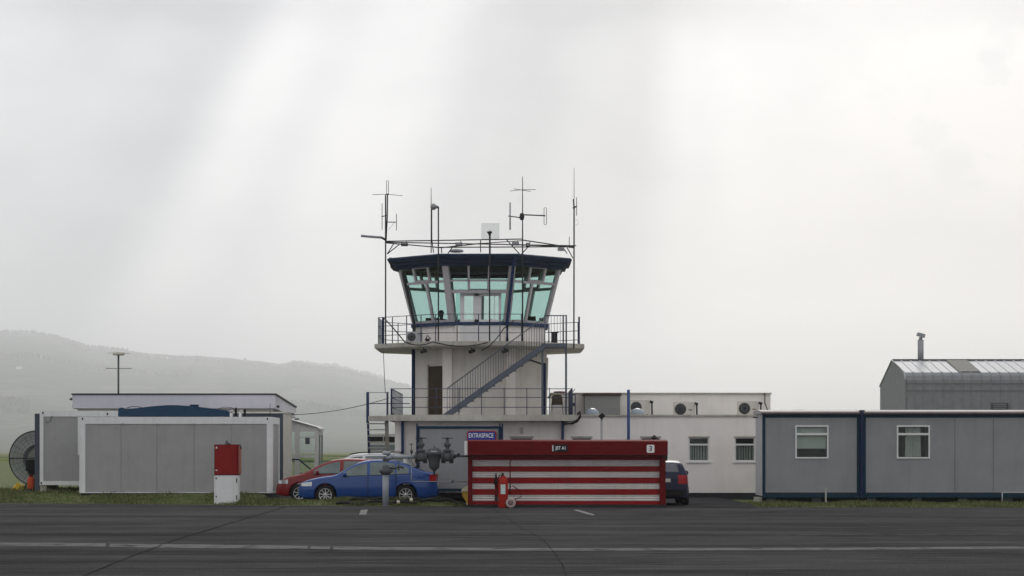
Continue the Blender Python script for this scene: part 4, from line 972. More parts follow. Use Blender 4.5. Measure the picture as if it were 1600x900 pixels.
    for c_ in wx_:
        for s in (-1, 1):
            yo = s*(interp(plan, c_)-.02+spec.get('wout', 0)); yi = s*(interp(plan, c_)-.22)
            wh = local('wheel', MB().lathe([(wr*.62, yo), (wr*.66, yo), (wr*.92, yo-s*.005), (wr, yo-s*.03), (wr, yi+s*.03), (wr*.9, yi), (0, yi)], (c_, 0, wr), 'Y', 32), M['tyre'])
            rb = MB().lathe([(wr*.67, yo+s*.002), (wr*.60, yo+s*.004), (wr*.58, yo-s*.06), (0, yo-s*.07)], (c_, 0, wr), 'Y', 32, 1)
            rb.lathe([(wr*.67, yo+s*.002), (wr*.60, yo+s*.005), (wr*.585, yo-s*.015)], (c_, 0, wr), 'Y', 32, 0)
            ns = spec.get('spokes', 10)
            for k in range(ns):
                a_ = 2*math.pi*k/ns+.15
                rb.bar((c_+math.cos(a_)*.03, yo-s*.012, wr+math.sin(a_)*.03), (c_+math.cos(a_)*wr*.60, yo-s*.006, wr+math.sin(a_)*wr*.60), .032, .02, 0, up=(0, 1, 0))
            rb.lathe([(0, yo+s*.004), (.05, yo+s*.0), (.055, yo-s*.02)], (c_, 0, wr), 'Y', 16, 0)
            local('rim', rb, [M['rim'], M['black']], wh)
    if spec.get('roofrails'):
        for s in (-1, 1):
            pts = [(x, s*(hw(x, zt(x)-.055)-.05), zt(x)+.05) for x in frange(spec['roofrails'][0], spec['roofrails'][1], .2)]
            pts = [(pts[0][0]-.05, pts[0][1], pts[0][2]-.06)]+pts+[(pts[-1][0]+.05, pts[-1][1], pts[-1][2]-.06)]
            local('roof_rail', MB().path(pts, .016, 6), M['black'])
    if spec.get('aerial'): x = spec['aerial']; local('aerial', MB().tube((x, 0, zt(x)), (x+.10, 0, zt(x)+.22), .008, 5), M['black'])
    root.rotation_euler = (0, 0, rz)
    return root
PL = lambda L, w=.88: [(0, w*.70), (.06, w*.80), (.2, w*.91), (.5, w*.985), (1.0, w), (L-1.0, w), (L-.4, w*.97), (L-.12, w*.90), (L, w*.80)]
blue_spec = dict(L=4.55, top=[(0, .50), (.03, .62), (.12, .72), (.4, .82), (.8, .90), (1.22, .97), (1.55, 1.16), (1.9, 1.34), (2.25, 1.43), (2.7, 1.46), (3.15, 1.42), (3.55, 1.31), (3.95, 1.15), (4.2, 1.06), (4.40, 1.03), (4.47, .97), (4.52, .80), (4.55, .55)],
                 belt=[(0, .72), (1.2, .90), (2.5, .94), (3.6, .99), (4.2, 1.02), (4.55, 1.0)], plan=PL(4.55), wheels=(.90, 3.52), wr=.318, doors=[(1.28, 2.28), (2.34, 3.20)], windows=[(1.50, 2.26), (2.36, 3.16), (3.22, 3.62)],
                 head=(.10, .46, .60, .70), tail=(4.30, 4.52, .74, .98), mirror=1.55, screen=(1.28, 1.92), rear=(3.45, 4.12), spokes=9, aerial=3.0)
carY = 75.1+.88
make_car(blue_spec, (X(465, 75.1), carY, .0), 0, M['bluec'], M['cglass'], 'bright blue liftback car parked side-on behind the grass verge and grey pipe post')
red_spec = dict(L=4.0, top=[(0, .48), (.03, .60), (.15, .72), (.5, .86), (.9, .96), (1.5, 1.26), (1.9, 1.40), (2.3, 1.45), (3.0, 1.44), (3.4, 1.38), (3.75, 1.1), (3.9, .95), (3.97, .75), (4.0, .5)],
                belt=[(0, .70), (1.0, .92), (2.5, .96), (3.6, 1.0), (4.0, .98)], plan=PL(4.0, .85), wheels=(.80, 3.28), wr=.30, doors=[(1.12, 2.2), (2.26, 3.0)], windows=[(1.30, 2.16), (2.28, 2.98), (3.04, 3.4)],
                head=(.10, .42, .62, .72), tail=(3.75, 3.96, .78, 1.0), mirror=1.42, screen=(.98, 1.85), rear=(3.42, 3.74), spokes=7)
make_car(red_spec, (X(430, 77), 77.0+.85, gz(-6, 78.4)-.02), 0, M['redc'], M['cglass'], 'red hatchback parked half hidden behind the bright blue car')
est_spec = dict(red_spec); est_spec.update(L=3.95, top=[(0, .50), (.03, .64), (.15, .80), (.5, .94), (.9, 1.02), (1.35, 1.34), (1.7, 1.50), (2.1, 1.55), (3.0, 1.56), (3.5, 1.53), (3.75, 1.3), (3.88, 1.05), (3.93, .75), (3.95, .5)], screen=(.98, 1.62), rear=(3.55, 3.74), roofrails=(1.7, 3.4), wheels=(.78, 3.2), windows=[(1.25, 2.1), (2.2, 2.9), (2.96, 3.5)], tail=(3.75, 3.92, .78, 1.0), plan=PL(3.95, .84))
make_car(est_spec, (X(470, 78.8), 79.6, .10), 0, M['silverc'], M['cglass'], 'silver car with roof rails parked behind the red car, only its roof showing')
hatch_spec = dict(L=4.1, top=[(0, .52), (.03, .66), (.15, .78), (.5, .90), (1.0, .98), (1.5, 1.24), (1.95, 1.38), (2.4, 1.425), (3.0, 1.42), (3.45, 1.37), (3.62, 1.28), (3.86, 1.02), (3.93, .94), (4.03, .82), (4.08, .6), (4.1, .42)],
                  belt=[(0, .74), (1.1, .93), (2.6, .96), (3.6, .99), (4.1, .93)], plan=[(0, .62), (.1, .74), (.3, .82), (.7, .86), (3.3, .87), (3.8, .84), (4.0, .80), (4.1, .76)], wheels=(.82, 3.34), wr=.315, doors=[(1.2, 2.35)], windows=[(1.42, 2.3), (2.4, 3.3)],
                  head=(.10, .42, .62, .74), tail=(3.80, 4.05, .68, .96), mirror=1.6, screen=(1.05, 1.9), rear=(3.58, 3.84), spokes=8, tly0=.50, tumble=.50, mould=True, wout=.03, rk=.74, platez=(.74, .85))
hatch = make_car(hatch_spec, (X(1078, 73.0)-.87, 73.0+4.1, .02), R(-90), M['navyc'], M['cglassd'], 'dark blue hatchback seen from behind, half hidden by the red striped fuel store')
# white minibus behind the ladder stair
vb = thing('minibus', (X(598, 92), 92, .3), 'white minibus with dark upper window band seen through the ladder stair', 'minibus', 'parked cars')
vx0, vx1 = X(574, 91), X(574, 91)+4.2
part(vb, 'body', MB().prism([(vx0, .6), (vx1, .6), (vx1, Z(679, 91)), (vx1-.1, Z(677.6, 91)), (vx0+.1, Z(677.6, 91)), (vx0, Z(679.5, 91))], 91, 92.9), M['vanw'])
part(vb, 'window_band', MB().box(vx0+.08, vx0+.62, 90.985, 90.999, Z(691, 91), Z(682.5, 91)).box(vx0+.66, vx1-.1, 90.985, 90.999, Z(691, 91), Z(682.5, 91)), M['black'])
part(vb, 'window', MB().box(vx0+.08, vx0+1.6, 90.985, 90.999, Z(703, 91), Z(695, 91)), M['cglass'])
for q in (.8, 3.4): part(vb, 'wheel', MB().lathe([(0, 0), (.3, 0), (.33, .04), (.33, .2), (0, .2)], (vx0+q, 90.98, .62), 'Y', 20), M['tyre'])
# ------------------------------------------------------------------ site cabins (left)
def cabin(name, x0, x1, y0, y1, z0, z1, lb, clad, frm, fw=.14, tw=.2, bw=.1, seams=(), feet=False, grp='site cabins', rw=None):
    t_ = thing(name, ((x0+x1)/2, y0, z0), lb, 'site cabin', grp)
    part(t_, 'cladding', MB().box(x0+.03, x1-.03, y0+.03, y1-.03, z0+.02, z1-.03), clad)
    for xx in (x0, x1-fw):
        for yy in (y0, y1-fw): part(t_, 'corner_post', MB().box(xx, xx+fw, yy, yy+fw, z0, z1), frm)
    part(t_, 'top_beam', MB().box(x0+fw+.001, x1-fw-.001, y0+.004, y0+.1, z1-tw, z1-.003).box(x0+fw, x1-fw, y1-.1, y1-.004, z1-tw, z1-.003).box(x0+.004, x0+.1, y0+fw+.001, y1-fw-.001, z1-tw, z1-.003).box(x1-.1, x1-.004, y0+fw+.001, y1-fw-.001, z1-tw, z1-.003), frm)
    part(t_, 'bottom_beam', MB().box(x0+fw+.001, x1-fw-.001, y0+.004, y0+.1, z0+.003, z0+bw).box(x0+.004, x0+.1, y0+fw+.001, y1-fw-.001, z0+.003, z0+bw).box(x1-.1, x1-.004, y0+fw+.001, y1-fw-.001, z0+.003, z0+bw), frm)
    sm_ = MB()
    for s_ in seams: sm_.box(s_-.004, s_+.004, y0+.0262, y0+.0298, z0+bw, z1-tw)
    if seams: part(t_, 'panel_seam', sm_, M['slate'])
    part(t_, 'roof_sheet', MB().box(x0+.05, x1-.05, y0+.05, y1-.05, z1-.028, z1+.005), M['tile'])
    return t_
YC = 78.0
za, zb_ = Z(770.5, YC), Z(651.5, YC)
c1 = cabin('site_cabin', X(124, YC), X(426, YC), YC, YC+2.4, za, zb_, 'long grey site cabin with white frame standing on the left verge', M['cgrey'], M['wpaint'], fw=.20, tw=.235, bw=.03, seams=[X(q, YC) for q in (189, 245, 303, 361)])
part(c1, 'dark_infill', MB().box(X(126, YC), X(426, YC)-.02, YC+.05, YC+2.3, za-.35, za-.002), M['dark'])
fit = MB()
for q, r_ in ((192, 653), (245, 653.5), (303, 653.5), (349, 653.5)): fit.box(X(q-2, YC), X(q+2, YC), YC-.03, YC+.002, Z(r_+9.5, YC), Z(r_+8, YC))
part(c1, 'bracket', fit, M['tile'])
for q in (129, 418): part(c1, 'lifting_eye', MB().box(X(q-1, YC), X(q+1, YC), YC-.006, YC-.001, Z(656, YC), Z(652.8, YC)), M['black'])
YD = 81.0
zc0, zc1 = Z(758, YD), Z(642, YD)
c2 = cabin('site_cabin', X(62, YD), X(340, YD), YD, YD+2.4, zc0, zc1, 'grey white-framed cabin raised on blocks, left of the long cabin', M['cgrey'], M['wpaint'], fw=.13, tw=.20, bw=.14)
part(c2, 'middle_post', MB().box(X(121.5, YD), X(124.5, YD), YD+.001, YD+.06, Z(711, YD), Z(652, YD)), M['wpaint'])
for q in (67, 200, 320): part(c2, 'block', MB().box(X(q-5, YD), X(q+5, YD), YD+.1, YD+2.2, .2, zc0-.002), M['conc'])
part(c2, 'side_panel', MB().box(X(56, YD+.5), X(62, YD)-.003, YD+.3, YD+2.2, zc0-.28, Z(646, YD)), M['slate'])
for q, r_ in ((67, 645), (168, 646.5), (64.5, 754.5)): part(c2, 'lifting_eye', MB().box(X(q-1, YD), X(q+1, YD), YD-.006, YD-.001, Z(r_+2, YD), Z(r_-1.5, YD)), M['black'])
part(c2, 'cable', MB().path([P(81, 650, YD-.02), P(79, 657, YD-.02), P(75, 661, YD-.02), P(71, 657, YD-.02)], .01, 5), M['dark'])
# fascia building behind
YE = 86.3; xe0, xe1 = X(113, YE), X(430, YE)
zt0, zt1 = Z(617, YE), Z(637, 94.4)
c3 = thing('flat_roofed_building', ((xe0+xe1)/2, YE, .3), 'cream building with deep white roof fascia behind the left site cabins', 'building')
def sl_(x0, x1, y0, y1, za0, zb0, za1, zb1):
    return MB().add([(x0, y0, za0), (x1, y0, za0), (x1, y0, zb0), (x0, y0, zb0), (x0, y1, za1), (x1, y1, za1), (x1, y1, zb1), (x0, y1, zb1)], [(0, 1, 2, 3), (7, 6, 5, 4), (0, 4, 5, 1), (1, 5, 6, 2), (2, 6, 7, 3), (3, 7, 4, 0)])
part(c3, 'fascia', sl_(xe0, xe1, YE, 94.4, Z(638, YE), zt0, zt1-.42, zt1), mat('lilac_white_fascia', (.60, .60, .68), .5, var=.04, streak=.12, dirt=(.3, .3, .3)))
part(c3, 'roof_edge', sl_(xe0-.03, xe1+.05, YE-.04, 94.5, zt0+.003, zt0+.055, zt1+.003, zt1+.055), M['dark'])
part(c3, 'wall', MB().box(xe0+.15, xe1-.12, YE+.25, 94.2, .25, Z(638, YE)-.43).box(xe0+.15, xe1-.12, YE+.25, YE+.5, Z(638, YE)-.43, Z(638, YE)-.004), M['cream'])
part(c3, 'floodlight', MB().prism([(X(106, YE), Z(623, YE)), (X(112, YE), Z(621, YE)), (X(112, YE), Z(624.5, YE)), (X(108, YE), Z(625, YE))], YE+.2, YE+.5).box(X(111, YE), X(113, YE), YE+.2, YE+.4, Z(637, YE), Z(633, YE)), M['dark'])
part(c3, 'lamp', MB().lathe([(.0, -.06), (.05, -.05), (.06, .03), (0, .05)], (X(434, YE), YE+.1, Z(635, YE)), n=10), M['dark'])
# slate cabin end right of the long cabin
t_ = thing('site_cabin', (X(430, 83), 83, .3), 'slate grey cabin end with cream side behind the red car', 'site cabin', 'site cabins')
xs1 = X(443, 83)
part(t_, 'cladding', MB().box(xs1-3.0, xs1-.02, 83, 85.85, .35, Z(646, 83)), M['slate'])
part(t_, 'side_wall', MB().box(xs1-.018, xs1+.03, 83.02, 85.8, .35, Z(646.5, 83)), M['cream'])
part(t_, 'roof_trim', sl_(xs1-3.05, xs1+.05, 82.95, 85.9, Z(646, 83)+.003, Z(643.5, 83), Z(646, 83)+.003, Z(645, 83)), M['cream'])
# mast behind
t_ = thing('drum_antenna', (X(185, 92), 95, 3.5), 'white drum-topped aerial on a thin pole behind the white fascia', 'antenna')
part(t_, 'pole', MB().tube((X(185, 95), 95, 2.5), (X(185, 95), 95, Z(554, 95)), .04, 8), M['iron'])
part(t_, 'drum', MB().lathe([(0, 0), (.22, .01), (.245, .04), (.245, .12), (.21, .145), (0, .15)], (X(185.5, 95), 95, Z(555.5, 95)), n=20), mat('drum_cream', (.6, .58, .5), .5))
part(t_, 'cross_arm', MB().tube((X(165, 95), 95, Z(575.5, 95)), (X(206, 95), 95, Z(576, 95)), .012, 6), M['dark'])
part(t_, 'top_wire', MB().tube((X(168, 95), 95, Z(551.5, 95)), (X(203, 95), 95, Z(552.5, 95)), .006, 5), M['dark'])
# blue arched cover on the cabin roofs
yt = 79.3
prof = [(184.5, 650.5), (184.5, 640), (187, 637), (193, 637), (196, 639), (215, 637.5), (235, 635), (260, 633), (275, 633), (300, 634.5), (330, 638), (355, 641.5), (358, 643), (358, 650.5)]
t_ = thing('roof_cover', (X(270, yt), yt, zb_), 'dark blue low arched cover lying on the left cabin roof', 'cover')
part(t_, 'cover', MB().prism([(X(a_, yt), max(Z(b_, yt), zb_+.008)) for a_, b_ in prof], yt, yt+.9), M['tarp'])
part(t_, 'cap', MB().box(X(296, yt), X(308, yt), yt+.1, yt+.5, Z(636, yt), Z(632, yt)), M['navy'])
part(t_, 'rope', MB().path([P(197, 638, yt-.02), P(206, 635.2, yt-.02), P(216, 635.5, yt-.02), P(222, 637, yt-.02)], .012, 5), M['dark'])
for px, hh, lb in ((368, 637, 'small black roof fitting with white foot right of the blue cover'), (382, 639.5, 'shorter black roof fitting with white foot near the cabin corner')):
    t_ = thing('roof_fitting', (X(px, yt), yt, zb_), lb, 'roof fitting', 'black and white roof fittings')
    part(t_, 'foot', MB().box(X(px-9, yt), X(px-5, yt), yt, yt+.2, zb_+.006, Z(645, yt)).path([P(px-9, 644, yt+.1), P(px-6, 641, yt+.1), P(px-2, 643, yt+.1)], .02), M['wpaint'])
    part(t_, 'stem', MB().box(X(px-1.3, yt), X(px+1.8, yt), yt, yt+.15, zb_+.006, Z(hh, yt)), M['black'])
part_ = single('loose_cable', P(350, 638, yt), MB().path([P(340, 639, yt), P(350, 636, yt), P(362, 637, yt), P(368, 640, yt)], .01, 5), M['dark'], 'thin cable arching over the right end of the blue cover', 'cable')
single('short_rod', P(421, 640, 80), MB().tube((X(421, 80), 80.2, zb_), (X(421, 80), 80.2, Z(630, 80)), .01, 5), M['dark'], 'thin upright rod on the long cabin roof near its right corner', 'rod')
# glazed porch
YP = 88.0
po = thing('glazed_porch', (X(480, YP), YP, .3), 'white framed glazed porch with sloping roof right of the slate cabin', 'porch')
px0, px1 = X(453.5, YP), X(497, YP); yb = 90.3
zl, zr_ = Z(655, YP), Z(667, YP)
fr = MB()
def pbox(a_, b_, t0, t1, y=YP, d=.06): fr.box(X(a_, YP), X(b_, YP), y, y+d, Z(t1, YP), Z(t0, YP))
pbox(453.5, 455, 671, 752); pbox(460.5, 463, 671, 752); pbox(455, 460.5, 671, 675)
pbox(463, 468, 662, 752); pbox(491.5, 497, 668, 752); pbox(468, 491.5, 668, 674); pbox(468, 491.5, 682, 685); pbox(468, 491.5, 711, 715); pbox(455, 460.5, 711, 715); pbox(453.5, 497, 752, 757)
part(po, 'frame', fr, M['pvc'])
part(po, 'gable', MB().prism([(px0, zl-.02), (px1, zr_-.02), (px1, Z(671, YP)), (px0, Z(671, YP))], YP+.065, YP+.12), M['pvc'])
part(po, 'roof', sl_(px0, px0+.001, YP, yb, 0, .001, 0, .001) and MB().prism([(px0, zl), (px1-.03, zr_), (px1+.05, zr_-.05), (px1+.05, zr_-.12), (px1-.03, zr_-.02), (px0, zl-.04)], YP-.08, yb), M['tile'])
sf = MB()
for yy in (YP+.13, YP+1.1, yb-.08): sf.box(px1-.06, px1, yy, yy+.08, .3, zr_-.13)
sf.box(px1-.058, px1-.002, YP+.2, yb-.1, .3, .9); sf.box(px1-.058, px1-.002, YP+.2, yb-.1, zr_-.3, zr_-.125)
sf.box(px0, px1-.07, yb-.06, yb, .3, .9); sf.box(px0, px1-.07, yb-.06, yb, zl-.45, zl-.36)
part(po, 'side_frame', sf, M['mull'])
part(po, 'pane', MB().box(X(455, YP), X(460.5, YP), YP+.02, YP+.026, Z(752, YP), Z(675, YP)).box(X(468, YP), X(491.5, YP), YP+.02, YP+.026, Z(752, YP), Z(674, YP)).box(px1-.03, px1-.025, YP+.2, yb-.1, .9, zr_-.3), M['gclear'])
part(po, 'notice', MB().box(X(477, YP), X(484, YP), YP-.01, YP-.004, Z(694, YP), Z(684, YP)), M['slate'])
part(po, 'finial', MB().lathe([(0, 0), (.09, 0), (.09, .05), (.03, .06)], (X(462, YP), YP+.4, zl-.02), n=10).tube((X(452, YP), YP, Z(655, YP)), (X(452, YP), YP, Z(646, YP)), .05).tube((X(448, YP), YP, Z(645.5, YP)), (X(459, YP), YP, Z(647.5, YP)), .04), M['dark'])
part(po, 'handrail', MB().path([P(447, 718, 86.6), P(467, 718, 86.6), P(485, 733, 86.6), P(485, 760, 86.6)], .03), M['navy'])
# ------------------------------------------------------------------ caged fan, gas cylinder, yellow crate at far left
YF = 83.5
fx_, fz_ = X(57, YF), Z(716, YF); fr0 = .99
fn = thing('caged_fan', (fx_, YF, .3), 'large round dark-rimmed mesh cage half hidden behind the left cabin', 'caged fan')
part(fn, 'rim', MB().path([(fx_+fr0*math.cos(a_*math.pi/24), YF, fz_+fr0*math.sin(a_*math.pi/24)) for a_ in range(49)], .022, 8, cap=False), M['dark'])
part(fn, 'cage', MB().lathe([(.97, 0), (.8, .12), (.5, .22), (.0, .26)], (fx_, YF, fz_), 'Y', 36), M['cage'])
part(fn, 'inner_ring', MB().lathe([(.58, .10), (.47, .14), (.46, .30), (.57, .30), (.58, .10)], (fx_+.05, YF, fz_-.05), 'Y', 36), M['galv'])
gr = MB()
for q in (.2, .33, .46, .6, .72, .84):
    gr.path([(fx_+q*fr0*math.cos(a_*math.pi/16), YF+.02, fz_+q*fr0*math.sin(a_*math.pi/16)) for a_ in range(33)], .004, 4, cap=False)
for a_ in range(24): gr.tube((fx_+.1*math.cos(a_*math.pi/12), YF+.02, fz_+.1*math.sin(a_*math.pi/12)), (fx_+fr0*math.cos(a_*math.pi/12), YF+.01, fz_+fr0*math.sin(a_*math.pi/12)), .004, 4)
part(fn, 'wire_grille', gr, M['dark'])
part(fn, 'spar', MB().tube((fx_-fr0, YF-.02, fz_), (fx_+fr0, YF-.02, fz_), .022, 6), M['dark'])
part(fn, 'motor', MB().box(fx_-.36, fx_-.05, YF-.1, YF+.3, fz_-.45, fz_-.05).box(fx_-.30, fx_+.1, YF, YF+.3, fz_-.6, fz_-.45), M['black'])
part(fn, 'stand', MB().bar((fx_-.5, YF, .3), (fx_-.3, YF, fz_-.85), .05, .05).bar((fx_+.5, YF, .3), (fx_+.3, YF, fz_-.85), .05, .05).box(fx_-.7, fx_+.7, YF-.3, YF+.3, .3, .34), M['dark'])
gx = X(48.5, 81.5)
t_ = thing('gas_cylinder', (gx, 81.5, .3), 'orange gas cylinder standing left of the raised cabin', 'gas cylinder')
zc = Z(763, 81.5)
part(t_, 'tank', MB().lathe([(0, 0), (.12, 0), (.13, .03), (.13, .34), (.09, .41), (.03, .44), (0, .44)], (gx, 81.5, zc-.02), n=20), M['orange'])
part(t_, 'collar', MB().lathe([(.07, 0), (.07, .07), (.06, .07)], (gx, 81.5, zc+.40), n=14), M['redd'])
part(t_, 'base_ring', MB().lathe([(.12, -.25), (.12, 0)], (gx, 81.5, zc), n=14), M['dark'])
yx = X(28, 84)
t_ = thing('tarpaulin_heap', (yx, 84, .3), 'crumpled bright yellow sheet on the grass beside the round cage', 'sheet')
random.seed(4); vs = []; hp = MB()
for j in range(6):
    for i in range(10):
        q = math.sin(math.pi*i/9)*math.sin(math.pi*j/5)
        vs.append((yx-.22+.46*i/9+random.uniform(-.02, .02), 83.8+.4*j/5, .3+q*.28+random.uniform(-.03, .10)*(q > 0)))
hp.add(vs, [(j*10+i, j*10+i+1, (j+1)*10+i+1, (j+1)*10+i) for j in range(5) for i in range(9)])
part(t_, 'sheet', hp, mat('yellow_sheet', (.62, .42, .03), .5, var=.2)); t_.location.z = .3
# red and white cabinet
YK = 74.9
kx0, kx1 = X(334.5, YK), X(373.5, YK); kz0, kz1, kz2 = Z(784, YK), Z(742.5, YK), Z(694.5, YK)
kt = thing('fuel_cabinet', ((kx0+kx1)/2, YK, kz0), 'upright cabinet, red upper half and white lower half, on the left verge', 'cabinet')
part(kt, 'lower_body', MB().box(kx0, X(371.5, YK), YK, YK+.62, kz0-.12, kz1), M['wpaint'])
part(kt, 'upper_body', MB().box(kx0+.01, X(371.5, YK)+.02, YK-.02, YK+.60, kz1+.003, kz2), M['redd'])
part(kt, 'side_strip', MB().box(X(371.6, YK)+.001, X(372.5, YK)+.03, YK+.02, YK+.58, kz1+.05, kz2-.05), mat('pale_red', (.35, .12, .09), .6))
ld = part(kt, 'lower_door', MB().box(kx0+.03, X(369, YK), YK-.012, YK-.002, kz0-.03, kz1-.03), M['wpaint'])
for pz in (747.5, 776): part(ld, 'lock', MB().box(X(337, YK), X(339, YK), YK-.02, YK-.0125, Z(pz+1.2, YK), Z(pz-1.2, YK)), M['dark'])
for pz in (750, 777): part(ld, 'hinge', MB().box(X(369, YK), X(370.5, YK), YK-.02, YK-.0125, Z(pz+4, YK), Z(pz-3, YK)), M['dark'])
ud = part(kt, 'upper_door', MB().box(kx0+.03, X(370, YK), YK-.032, YK-.022, kz1+.03, kz2-.02), M['red'])
part(ud, 'lettering_plate', MB().box(X(337.5, YK), X(339.5, YK), YK-.036, YK-.0325, Z(701, YK), Z(698, YK)).box(X(337, YK), X(340, YK), YK-.036, YK-.0325, Z(735.5, YK), Z(734, YK)), M['letter'])
part(kt, 'top_fitting', MB().lathe([(.05, 0), (.05, .07), (.03, .12), (.0, .15)], (X(352.5, YK), YK+.3, kz2), n=10).tube((X(353, YK), YK+.3, kz2+.04), (X(358, YK), YK+.3, kz2+.02), .03), M['iron'])
part(kt, 'side_fitting', MB().path([(X(372, YK), YK+.2, kz2-.02), (X(375, YK), YK+.2, kz2-.06), (X(375.5, YK), YK+.2, kz2-.15)], .02), M['dark'])
# ------------------------------------------------------------------ signed cabin in front of the tower
YX = 77.1
zx0, zx1 = Z(768, YX), Z(665.5, YX)
cx_ = cabin('site_cabin', X(651, YX), X(783.5, YX), YX, YX+2.35, zx0, zx1, 'light grey cabin with navy frame and blue sign in front of the tower', M['cgrey2'], M['cblue'], fw=.10, tw=.09, bw=.10)
for q in (655, 779): part(cx_, 'foot', MB().box(X(q-4, YX), X(q+4, YX), YX+.2, YX+2, 0, zx0-.003), M['dark'])
for q in (651.5, 781, 785): part(cx_, 'lifting_post', MB().box(X(q-1.2, YX), X(q+1.2, YX), YX-.03, YX-.002 if q != 785 else YX+.05, Z(772 if q != 785 else 772, YX), Z(661.5, YX)), M['navy'])
sg = MB(); sx0, sx1, sz1, sz0 = X(729.5, YX), X(776, YX), Z(673, YX), Z(698, YX)
def rrect(x0, x1, z0, z1, r, n=5):
    out = []
    for cx__, cz__, a0 in ((x1-r, z1-r, 0), (x0+r, z1-r, 90), (x0+r, z0+r, 180), (x1-r, z0+r, 270)):
        for i in range(n+1): a_ = R(a0+90*i/n); out.append((cx__+r*math.cos(a_), cz__+r*math.sin(a_)))
    return out
sign = part(cx_, 'sign', MB().prism(rrect(sx0, sx1, sz0, sz1, .10), YX-.02, YX+.001), M['signr'])
part(sign, 'panel', MB().prism(rrect(sx0+.03, sx1-.045, sz0+.035, sz1-.04, .08), YX-.026, YX-.0205), M['signb'])
text(sign, 'EXTRASPACE', .21, X(751.5, YX), YX-.029, Z(680.8, YX), M['letter'], w=X(770.5, YX)-X(732, YX), off=.003)
tl = MB(); q = 733
random.seed(9)
while q < 769:
    w_ = random.uniform(1.0, 2.4); tl.box(X(q, YX), X(q+w_, YX), YX-.030, YX-.027, Z(688.6, YX), Z(687.4, YX)); q += w_+random.uniform(.5, 1.2)
part(sign, 'small_print', tl, M['letter'])
# ------------------------------------------------------------------ red and white striped fuel store
YS = 71.2
fs = thing('fuel_store', (X(885, YS), YS, 0), 'red and white striped fuel store with roller front and numbered red canopy', 'fuel store')
def XS(p): return X(p, YS)
def ZS_(p): return Z(p, YS)
part(fs, 'plinth', MB().box(XS(731), XS(1041), YS+.02, YS+1.35, 0, ZS_(788.5)), M['dark'])
part(fs, 'post', MB().box(XS(731), XS(738), YS, YS+.15, ZS_(788.5)+.002, ZS_(713)), M['redd'])
part(fs, 'post', MB().box(XS(1031), XS(1040), YS, YS+.15, ZS_(788.5)+.002, ZS_(713)), M['redd'])
part(fs, 'side_wall', MB().box(XS(731), XS(738)-.03, YS+.152, YS+1.35, ZS_(788.5)+.002, ZS_(713)).box(XS(1031)+.03, XS(1040), YS+.152, YS+1.35, ZS_(788.5)+.002, ZS_(713)), M['redd'])
part(fs, 'back_wall', MB().box(XS(738), XS(1031), YS+1.25, YS+1.35, ZS_(788.5)+.002, ZS_(713)), M['redd'])
bounds = [(713, 718.8, 'r'), (718.8, 728.8, 'w'), (728.8, 737, 'r'), (737, 746.6, 'w'), (746.6, 755.2, 'r'), (755.2, 764.8, 'w'), (764.8, 773, 'r'), (773, 783.2, 'w'), (783.2, 788.5, 'r')]
for a_, b_, k_ in bounds:
    b = MB(); z1, z0 = ZS_(a_), ZS_(b_)
    # rolled slats: three shallow ribs in each white band, one in each red
    n = 3 if k_ == 'w' else 1
    for i in range(n):
        q0 = z0+(z1-z0)*i/n; q1 = z0+(z1-z0)*(i+1)/n; y = YS+.16
        if k_ == 'w': prof = [(y+.03, q0), (y+.03, q1), (y, q1-.004), (y-.014, (q0+q1)/2+.006), (y, q0+.008)]
        else: prof = [(y+.03, q0), (y+.03, q1), (y-.035, q1-.002), (y-.035, q0+.002)]
        b.prism(prof, XS(738)+.001, XS(1031)-.001, 'X')
    part(fs, 'shutter_slat', b, M['shut' if k_ == 'w' else 'shutr'], 'white shutter band' if k_ == 'w' else 'red shutter band')
can = part(fs, 'canopy', MB().prism([(YS-.42, ZS_(711)), (YS-.42, ZS_(689.5)), (YS+.3, ZS_(689.5)+.05), (YS+1.4, ZS_(689.5)), (YS+1.4, ZS_(713)+.003), (YS+.0, ZS_(713)+.003)], XS(731), XS(1042), 'X'), M['redd'])
part(fs, 'canopy_end', MB().box(XS(726), XS(731)-.002, YS-.38, YS+.4, ZS_(711), ZS_(689)), M['wpaint'])
part(can, 'name_plate', MB().box(X(864, YS-.42), X(887, YS-.42), YS-.432, YS-.421, Z(706, YS-.42), Z(694.5, YS-.42)), M['black'])
text(can, 'JET A1', .14, X(876.3, YS-.42), YS-.436, Z(700.2, YS-.42), M['letter'], w=X(884.5, YS-.42)-X(868.5, YS-.42), off=.003)
part(can, 'stroke', MB().box(X(863, YS-.42), X(864.6, YS-.42), YS-.438, YS-.4325, Z(705, YS-.42), Z(696, YS-.42)), M['letter'])
part(can, 'number_plate', MB().prism(rrect(X(1010.5, YS-.42), X(1022.5, YS-.42), Z(707.5, YS-.42), Z(695, YS-.42), .04), YS-.432, YS-.421), M['letter'])
text(can, '3', .22, X(1016.5, YS-.42), YS-.436, Z(701.2, YS-.42), M['letterd'], off=.004)
part(fs, 'lock_box', MB().box(XS(1040)+.002, XS(1043), YS+.02, YS+.1, ZS_(720), ZS_(711.5)), M['dark'])
single('warning_lamp', (XS(1020), YS+.6, ZS_(689)), MB().lathe([(.05, 0), (.05, .05), (.09, .07), (.09, .11), (.05, .14), (.02, .18), (.0, .18)], (XS(1024), YS+.6, ZS_(689.5)+.02), n=12), M['dark'], 'small dark lamp on top of the fuel store near its right end', 'lamp')
